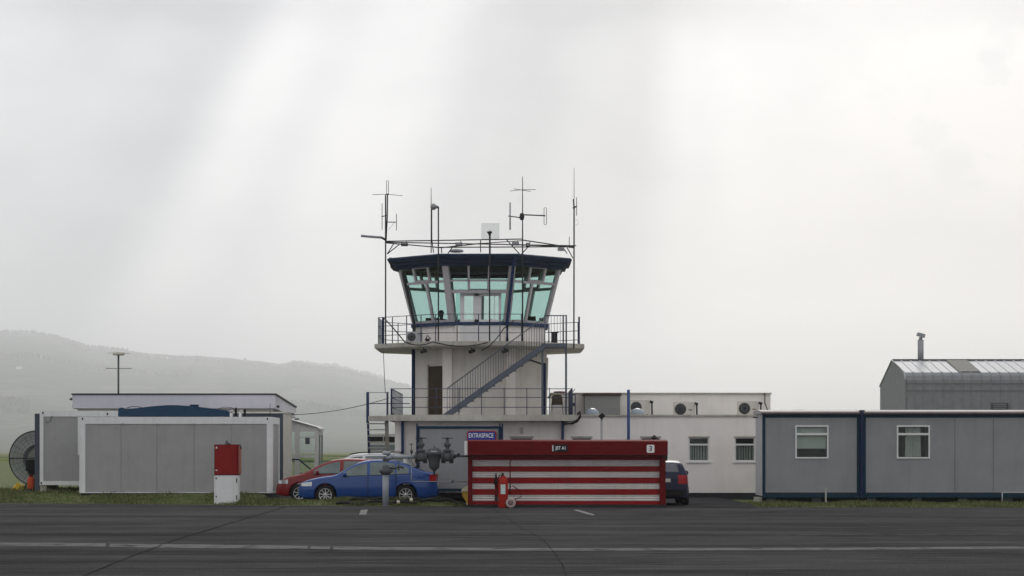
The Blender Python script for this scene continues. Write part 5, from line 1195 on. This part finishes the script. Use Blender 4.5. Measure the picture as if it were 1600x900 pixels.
# wheeled extinguisher
YG = 70.7
def XG(p): return X(p, YG)
def ZG(p): return Z(p, YG)
zg = .005
def eg(py): return max(zg, ZG(py)-(ZG(791.5)-zg))
ex = thing('wheeled_extinguisher', (XG(786), YG, 0), 'red wheeled fire extinguisher with pale label before the striped fuel store', 'fire extinguisher')
part(ex, 'tank', MB().lathe([(0, 0), (.14, 0), (.15, .03), (.15, eg(752)-zg), (.145, eg(748)-zg), (.11, eg(744)-zg), (.05, eg(741.5)-zg), (0, eg(741)-zg)], (XG(786), YG, zg), n=28), M['redb'])
part(ex, 'valve', MB().lathe([(.035, 0), (.04, .05), (.02, .07), (.05, .08), (0, .1)], (XG(785.5), YG, eg(741.5)), n=10), M['dark'])
lbm = MB(); n = 8
lbm.add([(XG(786)+.154*math.sin(R(-28+56*i/n)), YG-.154*math.cos(R(-28+56*i/n)), z) for z in (eg(770), eg(755)) for i in range(n+1)], [(i, i+1, n+2+i, n+1+i) for i in range(n)], 0, True)
part(ex, 'label_plate', lbm, M['cyan'])
part(ex, 'hose', MB().path([(XG(786), YG-.1, eg(742)), (XG(781), YG-.12, eg(740)), (XG(778.5), YG-.12, eg(745))], .016), M['black'])
part(ex, 'horn', MB().path([(XG(775), YG-.1, eg(737)), (XG(775), YG-.1, eg(745)), (XG(774), YG-.1, eg(755))], [.02, .035, .055], 10), M['black'])
part(ex, 'hose_bracket', MB().box(XG(773), XG(778), YG-.08, YG+.1, eg(781), eg(774)), M['black'])
part(ex, 'back_plate', MB().box(XG(773), XG(780), YG+.05, YG+.16, eg(774), eg(748)), M['redd'])
part(ex, 'frame', MB().path([(XG(797), YG+.1, eg(770)), (XG(797), YG+.1, eg(720)), (XG(801), YG+.05, eg(711))], .018).path([(XG(801), YG, eg(757)), (XG(812), YG, eg(765)), (XG(815), YG, eg(774)), (XG(806), YG, eg(778)), (XG(798), YG, eg(784))], .014), M['redd'])
for dy_ in (-.16, .2):
    wh = part(ex, 'wheel', MB().lathe([(.08, -.03), (.12, -.035), (.155, -.02), (.155, .02), (.12, .03), (.08, .03)], (XG(798), YG+dy_, .157), 'Y', 24), mat('wheel_pink_grey', (.40, .33, .32), .7))
    part(wh, 'hub', MB().lathe([(0, -.02), (.03, -.02), (.085, -.012), (.085, .012), (0, .012)], (XG(798), YG+dy_, .157), 'Y', 20), M['hubm'])
# grit bin
YH = 72.6
t_ = thing('grit_bin', (X(735, YH), YH, 0), 'yellow bin with cream lid tucked at the left end of the fuel store', 'grit bin')
hx = lambda p: X(p, YH)
part(t_, 'body', MB().prism([(hx(722.5), Z(768, YH)), (hx(722), Z(774, YH)), (hx(730), Z(787, YH)), (hx(752), Z(787, YH)), (hx(752), Z(768, YH))], YH, YH+.6), M['yellow'])
part(t_, 'lid', MB().prism([(hx(720.5), Z(768, YH)+.003), (hx(721.5), Z(764, YH)), (hx(733), Z(757.5, YH)), (hx(752), Z(757, YH)), (hx(752), Z(768, YH)+.003)], YH-.03, YH+.63), M['lid'])
# ------------------------------------------------------------------ fuel pipework
YV = 72.3
pw = thing('fuel_pipework', (X(602, YV), YV, 0), 'grey fuel pipework with handwheel valves and filter pot left of the fuel store', 'pipework')
def PV(a_, b_, dy=0): return (X(a_, YV), YV+dy, Z(b_, YV))
part(pw, 'stand_pipe', MB().tube((X(602.5, YV), YV, -.02), PV(602.5, 742), .10, 16), M['pipe'])
part(pw, 'flange', MB().lathe([(.0, 0), (.11, 0), (.19, .07), (.2, .12), (.2, .16), (.13, .20), (.10, .26), (.09, .3), (0, .3)], PV(602.5, 742), n=20), M['iron'])
part(pw, 'coupling', MB().lathe([(.07, 0), (.11, .08), (.11, .11), (.08, .13), (.07, .17)], PV(603, 722), n=16), M['iron'])
part(pw, 'elbow', MB().path([PV(603, 722), PV(603, 717.5), PV(606, 715), PV(612, 714.5)], .085, 14), M['pipe'])
part(pw, 'cap', MB().lathe([(.09, 0), (.13, .03), (.13, .09), (.09, .11), (0, .12)], PV(604, 711), n=16), M['pipe'])
part(pw, 'pipe', MB().tube(PV(610, 714.5), PV(652, 713.5), .058, 14), M['pipe'])
part(pw, 'tap', MB().path([PV(608, 731), PV(617, 731.5), PV(625, 729), PV(631, 731)], .035, 8).tube(PV(623, 735), PV(623, 723), .02).tube(PV(614, 727), PV(614, 738), .015), M['iron'])
part(pw, 'pipe', MB().tube(PV(652, 714), PV(668, 714), .075, 14).tube(PV(688, 713), PV(712, 713), .075, 14).tube(PV(712, 713), PV(731, 712.5), .035, 10), M['iron'])
part(pw, 'lever', MB().path([PV(708, 716), PV(708, 704)], .015).tube(PV(714, 712), PV(718, 709), .04), M['dark'])
for px in (658, 699):
    vl = MB().lathe([(.05, 0), (.14, .02), (.17, .08), (.17, .2), (.12, .26), (.10, .30), (.15, .31), (.15, .36), (.07, .38), (.07, .46), (.11, .5), (.11, .56), (.06, .60), (.045, .70)], PV(px, 721), n=18)
    for dx in (-8, 8): vl.lathe([(0, -.03), (.16, -.03), (.16, .03), (0, .03)], PV(px+dx, 714.5), 'X', 16)
    for dx in (-6, 6): vl.lathe([(0, 0), (.06, .0), (.06, .1), (0, .1)], PV(px+dx, 724), n=8)
    v_ = part(pw, 'valve', vl, M['iron'])
    hwm = MB().path([(X(px, YV)+.165*math.cos(R(a_*20)), YV+.165*math.sin(R(a_*20)), Z(684.6, YV)) for a_ in range(19)], .014, 6, cap=False)
    for a_ in range(4): hwm.tube(PV(px, 685), (X(px, YV)+.16*math.cos(R(a_*90+20)), YV+.16*math.sin(R(a_*90+20)), Z(684.6, YV)), .012, 5)
    hwm.tube(PV(px, 688), PV(px, 683.5), .035)
    part(v_, 'handwheel', hwm, M['dark'])
part(pw, 'filter_pot', MB().lathe([(0, 0), (.03, 0), (.05, .04), (.13, .10), (.16, .14), (.17, .30), (.235, .52), (.26, .54), (.26, .60), (.235, .61), (.20, .70), (.11, .75), (.03, .77), (.03, .80), (0, .81)], PV(678.5, 737), n=24), M['iron'])
part(pw, 'pot_handle', MB().box(X(674, YV), X(683, YV), YV-.27, YV-.25, Z(706.5, YV), Z(704.5, YV)), M['tile'])
part(pw, 'drain', MB().tube(PV(678.5, 737), PV(678.5, 743), .03), M['dark'])
part(pw, 'gauge', MB().lathe([(0, -.02), (.055, -.02), (.06, 0), (.055, .02), (0, .02)], PV(642.5, 693), 'Y', 16), M['galv'])
part(pw, 'gauge_stem', MB().tube(PV(643, 696), PV(643, 712), .014).lathe([(.02, 0), (.045, .03), (.045, .1), (.02, .14)], PV(643, 709), n=10), M['iron'])
part(pw, 'thin_pipe', MB().path([PV(643, 712), PV(643, 750), PV(645, 752.3), PV(700, 752.5), PV(731, 752.8)], .013, 6), M['galv'])
part(pw, 'stopcock', MB().lathe([(0, 0), (.035, .0), (.03, .06), (0, .08)], PV(707, 754), n=8).tube(PV(705, 755), PV(709, 749.5), .014), M['iron'])
# black hoses lying in the grass
hs = MB()
random.seed(21)
def hose(pts, r):
    p3 = []
    for i in range(len(pts)-1):
        for k in range(5):
            q = k/5; a_ = pts[i]; b_ = pts[i+1]
            p3.append((a_[0]+(b_[0]-a_[0])*q, a_[1]+(b_[1]-a_[1])*q, 0))
    p3.append((*pts[-1], 0))
    return MB().path([(x, y, gz(x, y)+.07+.03*math.sin(i*.9)) for i, (x, y, _) in enumerate(p3)], r, 8)
hl = (('long black hose snaking through the verge below the blue car', [(-5.2, 73.6), (-4.6, 73.7), (-3.9, 73.5), (-3.2, 73.2), (-2.7, 73.4), (-2.1, 73.35), (-1.55, 73.1)]), ('second black hose lying nearer the apron edge under the pipe post', [(-5.6, 73.3), (-4.9, 73.2), (-4.2, 73.25), (-3.6, 73.05), (-3.0, 72.95)]), ('short black hose running to the grit bin', [(-2.9, 73.0), (-2.4, 73.15), (-1.9, 72.95), (-1.4, 72.8)]))
for lb, pts in hl:
    t_ = thing('hose', (*pts[0], 0), lb, 'hose', 'black hoses in the verge')
    part(t_, 'tube', hose(pts, .045), M['black'])
    x, y = pts[3]; part(t_, 'coupling', MB().lathe([(.055, -.05), (.06, -.04), (.06, .04), (.055, .05)], (x, y, gz(x, y)+.08), 'X', 10), M['lid'])
# ------------------------------------------------------------------ right-hand cabins
YQ = 75.5
def XQ(p): return X(p, YQ)
def ZQ(p): return Z(p, YQ)
def window_unit(root, x0, x1, z0, z1, y, kind):
    w_ = .05; fr = MB().box(x0, x0+w_, y-.03, y+.04, z0, z1).box(x1-w_, x1, y-.03, y+.04, z0, z1).box(x0+w_, x1-w_, y-.03, y+.04, z0, z0+w_).box(x0+w_, x1-w_, y-.03, y+.04, z1-w_, z1)
    zt_ = z0+(z1-z0)*.735; fr.box(x0+w_, x1-w_, y-.03, y+.04, zt_-.035, zt_+.035)
    wn = part(root, 'window', fr, M['pvc'])
    part(wn, 'pane', MB().box(x0+w_, x1-w_, y+.001, y+.007, z0+w_, z1-w_), M['gclear'])
    part(wn, 'backing', MB().box(x0+w_, x1-w_, y+.7, y+.72, z0-.2, z1), M['inner'])
    if kind == 'blind':
        part(wn, 'roller_blind', MB().box(x0+w_+.01, x1-w_-.01, y+.09, y+.10, z0+(z1-z0)*.30, z1-w_), M['blind'])
    else:
        b = MB(); xm0, xm1 = x0+(x1-x0)*.27, x0+(x1-x0)*.75; vs = []; n = 26
        for i in range(n+1):
            xx = xm0+(xm1-xm0)*i/n; yy = y+.14+.035*math.sin(i*1.7)+.015*math.sin(i*3.1)
            vs += [(xx, yy, z0+.06), (xx+(.02 if i < n/2 else -.02), yy, z1-.06)]
        b.add(vs, [(2*i, 2*i+2, 2*i+3, 2*i+1) for i in range(n)], 0, True)
        part(wn, 'curtain', b, M['blind'])
def right_cabin(x0, x1, lb, windows, seams, zf_top):
    t_ = thing('portable_cabin', ((x0+x1)/2, YQ, 0), lb, 'site cabin', 'site cabins')
    z0, z1 = ZQ(775), ZQ(646); ops = [(XQ(a_), XQ(b_), ZQ(d_), ZQ(c_)) for a_, b_, c_, d_, _ in windows]
    part(t_, 'cladding', wall_with_openings(x0+.02, x1-.02, z0, z1, YQ, .05, ops), M['cgrey2'])
    part(t_, 'side_wall', MB().box(x0+.02, x0+.07, YQ+.052, YQ+2.25, z0, z1).box(x1-.07, x1-.02, YQ+.052, YQ+2.25, z0, z1).box(x0+.07, x1-.07, YQ+2.2, YQ+2.25, z0, z1), M['tile'])
    part(t_, 'floor', MB().box(x0+.08, x1-.08, YQ+.06, YQ+2.19, z0, z0+.05), M['inner'])
    for xx in (x0, x1-.10): part(t_, 'corner_post', MB().box(xx, xx+.10, YQ-.02, YQ-.001, z0-.05, z1), M['cblue'])
    part(t_, 'top_trim', MB().box(x0+.102, x1-.102, YQ-.02, YQ-.001, ZQ(652.5), ZQ(647)), M['cblue'])
    part(t_, 'bottom_trim', MB().box(x0+.102, x1-.102, YQ-.02, YQ-.001, z0-.05, ZQ(769.5)), M['cblue'])
    part(t_, 'roof', MB().prism([(YQ-.10, ZQ(646.5)), (YQ-.10, ZQ(643)), (YQ+1.1, ZQ(640.5)+.02), (YQ+2.35, ZQ(641)), (YQ+2.35, ZQ(646.5)), ], x0-.05, x1+.02, 'X'), mat('roof_sheet_pink', (.42, .40, .40), .6))
    part(t_, 'gutter', MB().box(x0-.05, x1+.02, YQ-.135, YQ-.102, ZQ(647), ZQ(644.8)), mat('brown_gutter', (.12, .09, .085), .6))
    sm_ = MB()
    for s_ in seams: sm_.box(XQ(s_)-.007, XQ(s_)+.007, YQ-.004, YQ-.0005, ZQ(769), ZQ(653))
    if seams: part(t_, 'panel_seam', sm_, M['slate'])
    part(t_, 'dark_infill', MB().box(x0+.05, x1-.05, YQ+.35, YQ+2.0, .02, z0-.055), M['dark'])  # recessed dark box added to stand in for the shadow in the gap below
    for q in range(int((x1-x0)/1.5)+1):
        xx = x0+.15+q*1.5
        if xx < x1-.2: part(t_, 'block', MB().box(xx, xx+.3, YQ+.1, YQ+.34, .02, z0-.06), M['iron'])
    for (a_, b_, c_, d_), w_ in zip(ops, windows): window_unit(t_, a_, b_, c_, d_, YQ+.0, w_[4])
    return t_
r1 = right_cabin(XQ(1191), XQ(1343.5), 'blue-grey cabin with half-drawn roller blind, left of the pair', [(1242.5, 1294.5, 664.5, 716.5, 'blind')], (), 0)
r2 = right_cabin(XQ(1348), XQ(1800), 'long blue-grey cabin with curtained window at the right edge', [(1401, 1453, 664.5, 716.5, 'curtain')], (1492, 1552, 1640), 0)
part(r1, 'end_trim', MB().box(XQ(1183), XQ(1191)-.052, YQ+2.0, YQ+2.2, .1, ZQ(645)), M['tile']) if False else None
part(r2, 'downpipe', MB().box(XQ(1343.8), XQ(1347.8), YQ-.14, YQ-.03, ZQ(777), ZQ(643)).box(XQ(1342), XQ(1350), YQ-.16, YQ-.02, ZQ(643)+.002, ZQ(641)), M['navy'])
single('wall_bracket', (XQ(1178), YQ+1.9, ZQ(652)), MB().box(XQ(1190)-.20, XQ(1190)-.02, YQ+.8, YQ+.85, ZQ(652.5), ZQ(651)), M['dark'], 'small dark bracket sticking out of the left cabin end', 'bracket')
t_ = thing('low_rail', (XQ(1590), YQ-.6, .1), 'low white tubular rail on the grass at the right edge', 'rail')
part(t_, 'rail', MB().tube((X(1566, 74.9), 74.9, Z(769.5, 74.9)), (X(1760, 74.9), 74.9, Z(769.5, 74.9)), .018), M['tile'])
for q in (1566, 1660, 1760): part(t_, 'post', MB().tube((X(q, 74.9), 74.9, .05), (X(q, 74.9), 74.9, Z(769.5, 74.9)), .018), M['tile'])
single('marker_post', (X(1290, 75.2), 75.2, .1), MB().box(X(1289, 75.2), X(1291.5, 75.2), 75.15, 75.2, .05, Z(763, 75.2)), M['conc'], 'short grey stake in the grass against the blinded cabin', 'post')
single('concrete_block', (X(1186, 75.9), 75.9, .05), MB().box(X(1181, 75.9), X(1190, 75.9), 75.8, 76.6, .02, Z(777, 75.9)), M['conc'], 'rough concrete block under the left corner of the blinded cabin', 'block')
# ------------------------------------------------------------------ barn
BY = 110.0; bx0 = X(1415.5, BY)
bz0, bz1, bzr = .25, Z(590, BY), Z(563, 113.8)
bn = thing('metal_barn', (bx0+8, BY, .3), 'grey corrugated metal shed with curved eaves behind the right cabins', 'shed')
prof = [(BY, bz0), (BY, bz1-.12), (BY+.10, bz1+.10), (BY+.38, bz1+.26), (BY+3.9, bzr), (BY+7.4, Z(601, 117.5)), (BY+7.6, Z(604, 117.6)), (BY+7.6, bz0)]
bx1 = bx0+20
def ribbed(p_, q_, x0, x1, pitch=.46):
    """sheet from profile point p_ to q_ with raised ribs"""
    b = MB(); xs_ = []; x = x0
    while x < x1:
        xs_ += [(x, 0), (x+pitch-.10, 0), (x+pitch-.07, 1), (x+pitch-.03, 1)]; x += pitch
    n_ = Vector((0, q_[0]-p_[0], q_[1]-p_[1])).normalized(); nn = Vector((0, -n_.z, n_.y))
    vs = []
    for xx, k in xs_: vs += [Vector((xx, *p_))+nn*.035*k, Vector((xx, *q_))+nn*.035*k]
    b.add(vs, [(2*i, 2*i+2, 2*i+3, 2*i+1) for i in range(len(xs_)-1)]); return b
wallb = ribbed(prof[0], prof[1], bx0, bx1); e2 = ribbed(prof[1], prof[2], bx0, bx1); e3 = ribbed(prof[2], prof[3], bx0, bx1)
part(bn, 'front_wall', wallb, M['barn'])
part(bn, 'curved_eave', MB().add(e2.v, e2.f).add(e3.v, e3.f), M['barn'])
part(bn, 'roof', ribbed(prof[3], prof[4], bx0, bx1), M['tile'])
part(bn, 'back_slope', ribbed(prof[4], prof[5], bx0, bx1), M['tile'])
part(bn, 'gable', MB().prism(prof, bx0-.02, bx0+.02, 'X'), M['barn'])
part(bn, 'back_wall', MB().box(bx0, bx1, BY+7.55, BY+7.6, bz0, prof[6][1]), M['barn'])
part(bn, 'verge_trim', MB().path([(bx0-.03, a_, b_+.01) for a_, b_ in prof[1:7]], .04, 6), M['tile'])
part(bn, 'ridge_cap', MB().box(bx0, bx1, BY+3.75, BY+4.05, bzr-.02, bzr+.06), M['iron'])
part(bn, 'seam', MB().box(bx0, bx1, BY-.046, BY-.038, Z(600, BY), Z(599.4, BY)).box(bx0, bx1, BY-.046, BY-.038, Z(611, BY), Z(610.4, BY)), M['iron'])
rx0 = X(1479, 113.5); rx1 = X(1512, 113.5)
d0, d1 = Vector((0, prof[3][0], prof[3][1])), Vector((0, prof[4][0], prof[4][1]))
part(bn, 'rooflight', MB().add([(rx0, d0.y, d0.z+.045), (rx1, d0.y, d0.z+.045), (rx1, d1.y-.15, d1.z+.035), (rx0, d1.y-.15, d1.z+.035)], [(0, 1, 2, 3)]), M['skylite'])
lv = MB().box(X(1548, BY), X(1575, BY), BY-.08, BY-.04, Z(643, BY), Z(629.5, BY))
lo_ = part(bn, 'louvre', lv, M['iron'])
sl2 = MB()
for q in (631.5, 634.5, 637.5): sl2.box(X(1551, BY), X(1572, BY), BY-.11, BY-.082, Z(q+1, BY), Z(q-.4, BY))
part(lo_, 'slats', sl2, M['barn'])
chx_ = X(1438.5, 114.3)
chm = part(bn, 'flue', MB().tube((chx_, 114.3, bzr-.2), (chx_, 114.3, Z(531, 114.3)), .15, 14), M['galv'])
part(chm, 'cowl', MB().tube((chx_, 114.3, Z(531, 114.3)), (chx_, 114.3, Z(527, 114.3)), .09).bar((chx_-.17, 114.3, Z(523.5, 114.3)+.05), (chx_+.2, 114.3, Z(524.5, 114.3)-.02), .3, .17), M['galv'])
# ------------------------------------------------------------------ grass blades
def blades(name, regions, seed, mlist):
    rnd = random.Random(seed); b = MB()
    for (x0, x1, ylo, yhi, dens, h0, h1) in regions:
        n = int((x1-x0)*dens)
        for _ in range(n):
            x = rnd.uniform(x0, x1); e = edge(x); y = rnd.uniform(e+ylo, e+yhi)
            if rnd.random() > .35+.65*(math.sin(x*1.7+y*.8)*.5+.5): continue
            z = gz(x, y)-.01; hh = (1.0+.5*math.sin(x*2.3+1)*math.sin(x*.77))*rnd.uniform(h0, h1)*(.6+.6*(math.sin(x*3.1)*math.cos(x*.9+y*2)*.5+.5)); w = rnd.uniform(.006, .013); a_ = rnd.uniform(0, 3.14)
            dx, dy_ = math.cos(a_)*w, math.sin(a_)*w; lx, ly = rnd.gauss(0, .35)*hh, rnd.gauss(0, .35)*hh
            mi = rnd.choices(range(len(mlist)), [5, 4, 3, 1])[0]
            b.add([(x-dx, y-dy_, z), (x+dx, y+dy_, z), (x+lx*.5+dx*.6, y+ly*.5+dy_*.6, z+hh*.6), (x+lx*.5-dx*.6, y+ly*.5-dy_*.6, z+hh*.6), (x+lx, y+ly, z+hh)], [(0, 1, 2, 3), (3, 2, 4)], mi)
    return structure(name, b, mlist, 'stuff')
gm = [mat('blade_green', (.085, .115, .035), .9, spec=.0, var=.2), mat('blade_olive', (.13, .14, .055), .9, spec=.1, var=.2), mat('blade_straw', (.20, .185, .11), .9, spec=.1, var=.2), mat('blade_dark', (.045, .06, .02), .9, spec=.1, var=.2)]
blades('verge_grass', [(-20, -8.0, .0, 3.2, 1700, .05, .12), (-8.2, -1.5, 0, 1.6, 2200, .05, .13), (-8.2, -1.6, .7, 1.35, 900, .08, .15)], 1, gm)
blades('cabin_grass', [(7.6, 18, 0, 4.2, 1900, .04, .12)], 2, gm)
blades('rough_grass', [(-24, -14, 3.0, 10, 1500, .06, .2)], 3, gm)
# ------------------------------------------------------------------ haze
hm_ = D.materials.new('haze'); hm_.use_nodes = True; t_ = hm_.node_tree; t_.nodes.clear()
pv = t_.nodes.new('ShaderNodeVolumePrincipled'); pv.inputs['Color'].default_value = (.945, .962, .995, 1); pv.inputs['Density'].default_value = .00016; pv.inputs['Anisotropy'].default_value = .75
o_ = t_.nodes.new('ShaderNodeOutputMaterial'); t_.links.new(pv.outputs[0], o_.inputs['Volume'])
hb = structure('haze', MB().box(-17000, 17000, -120, 16500, -1.5, 690), hm_, 'stuff')
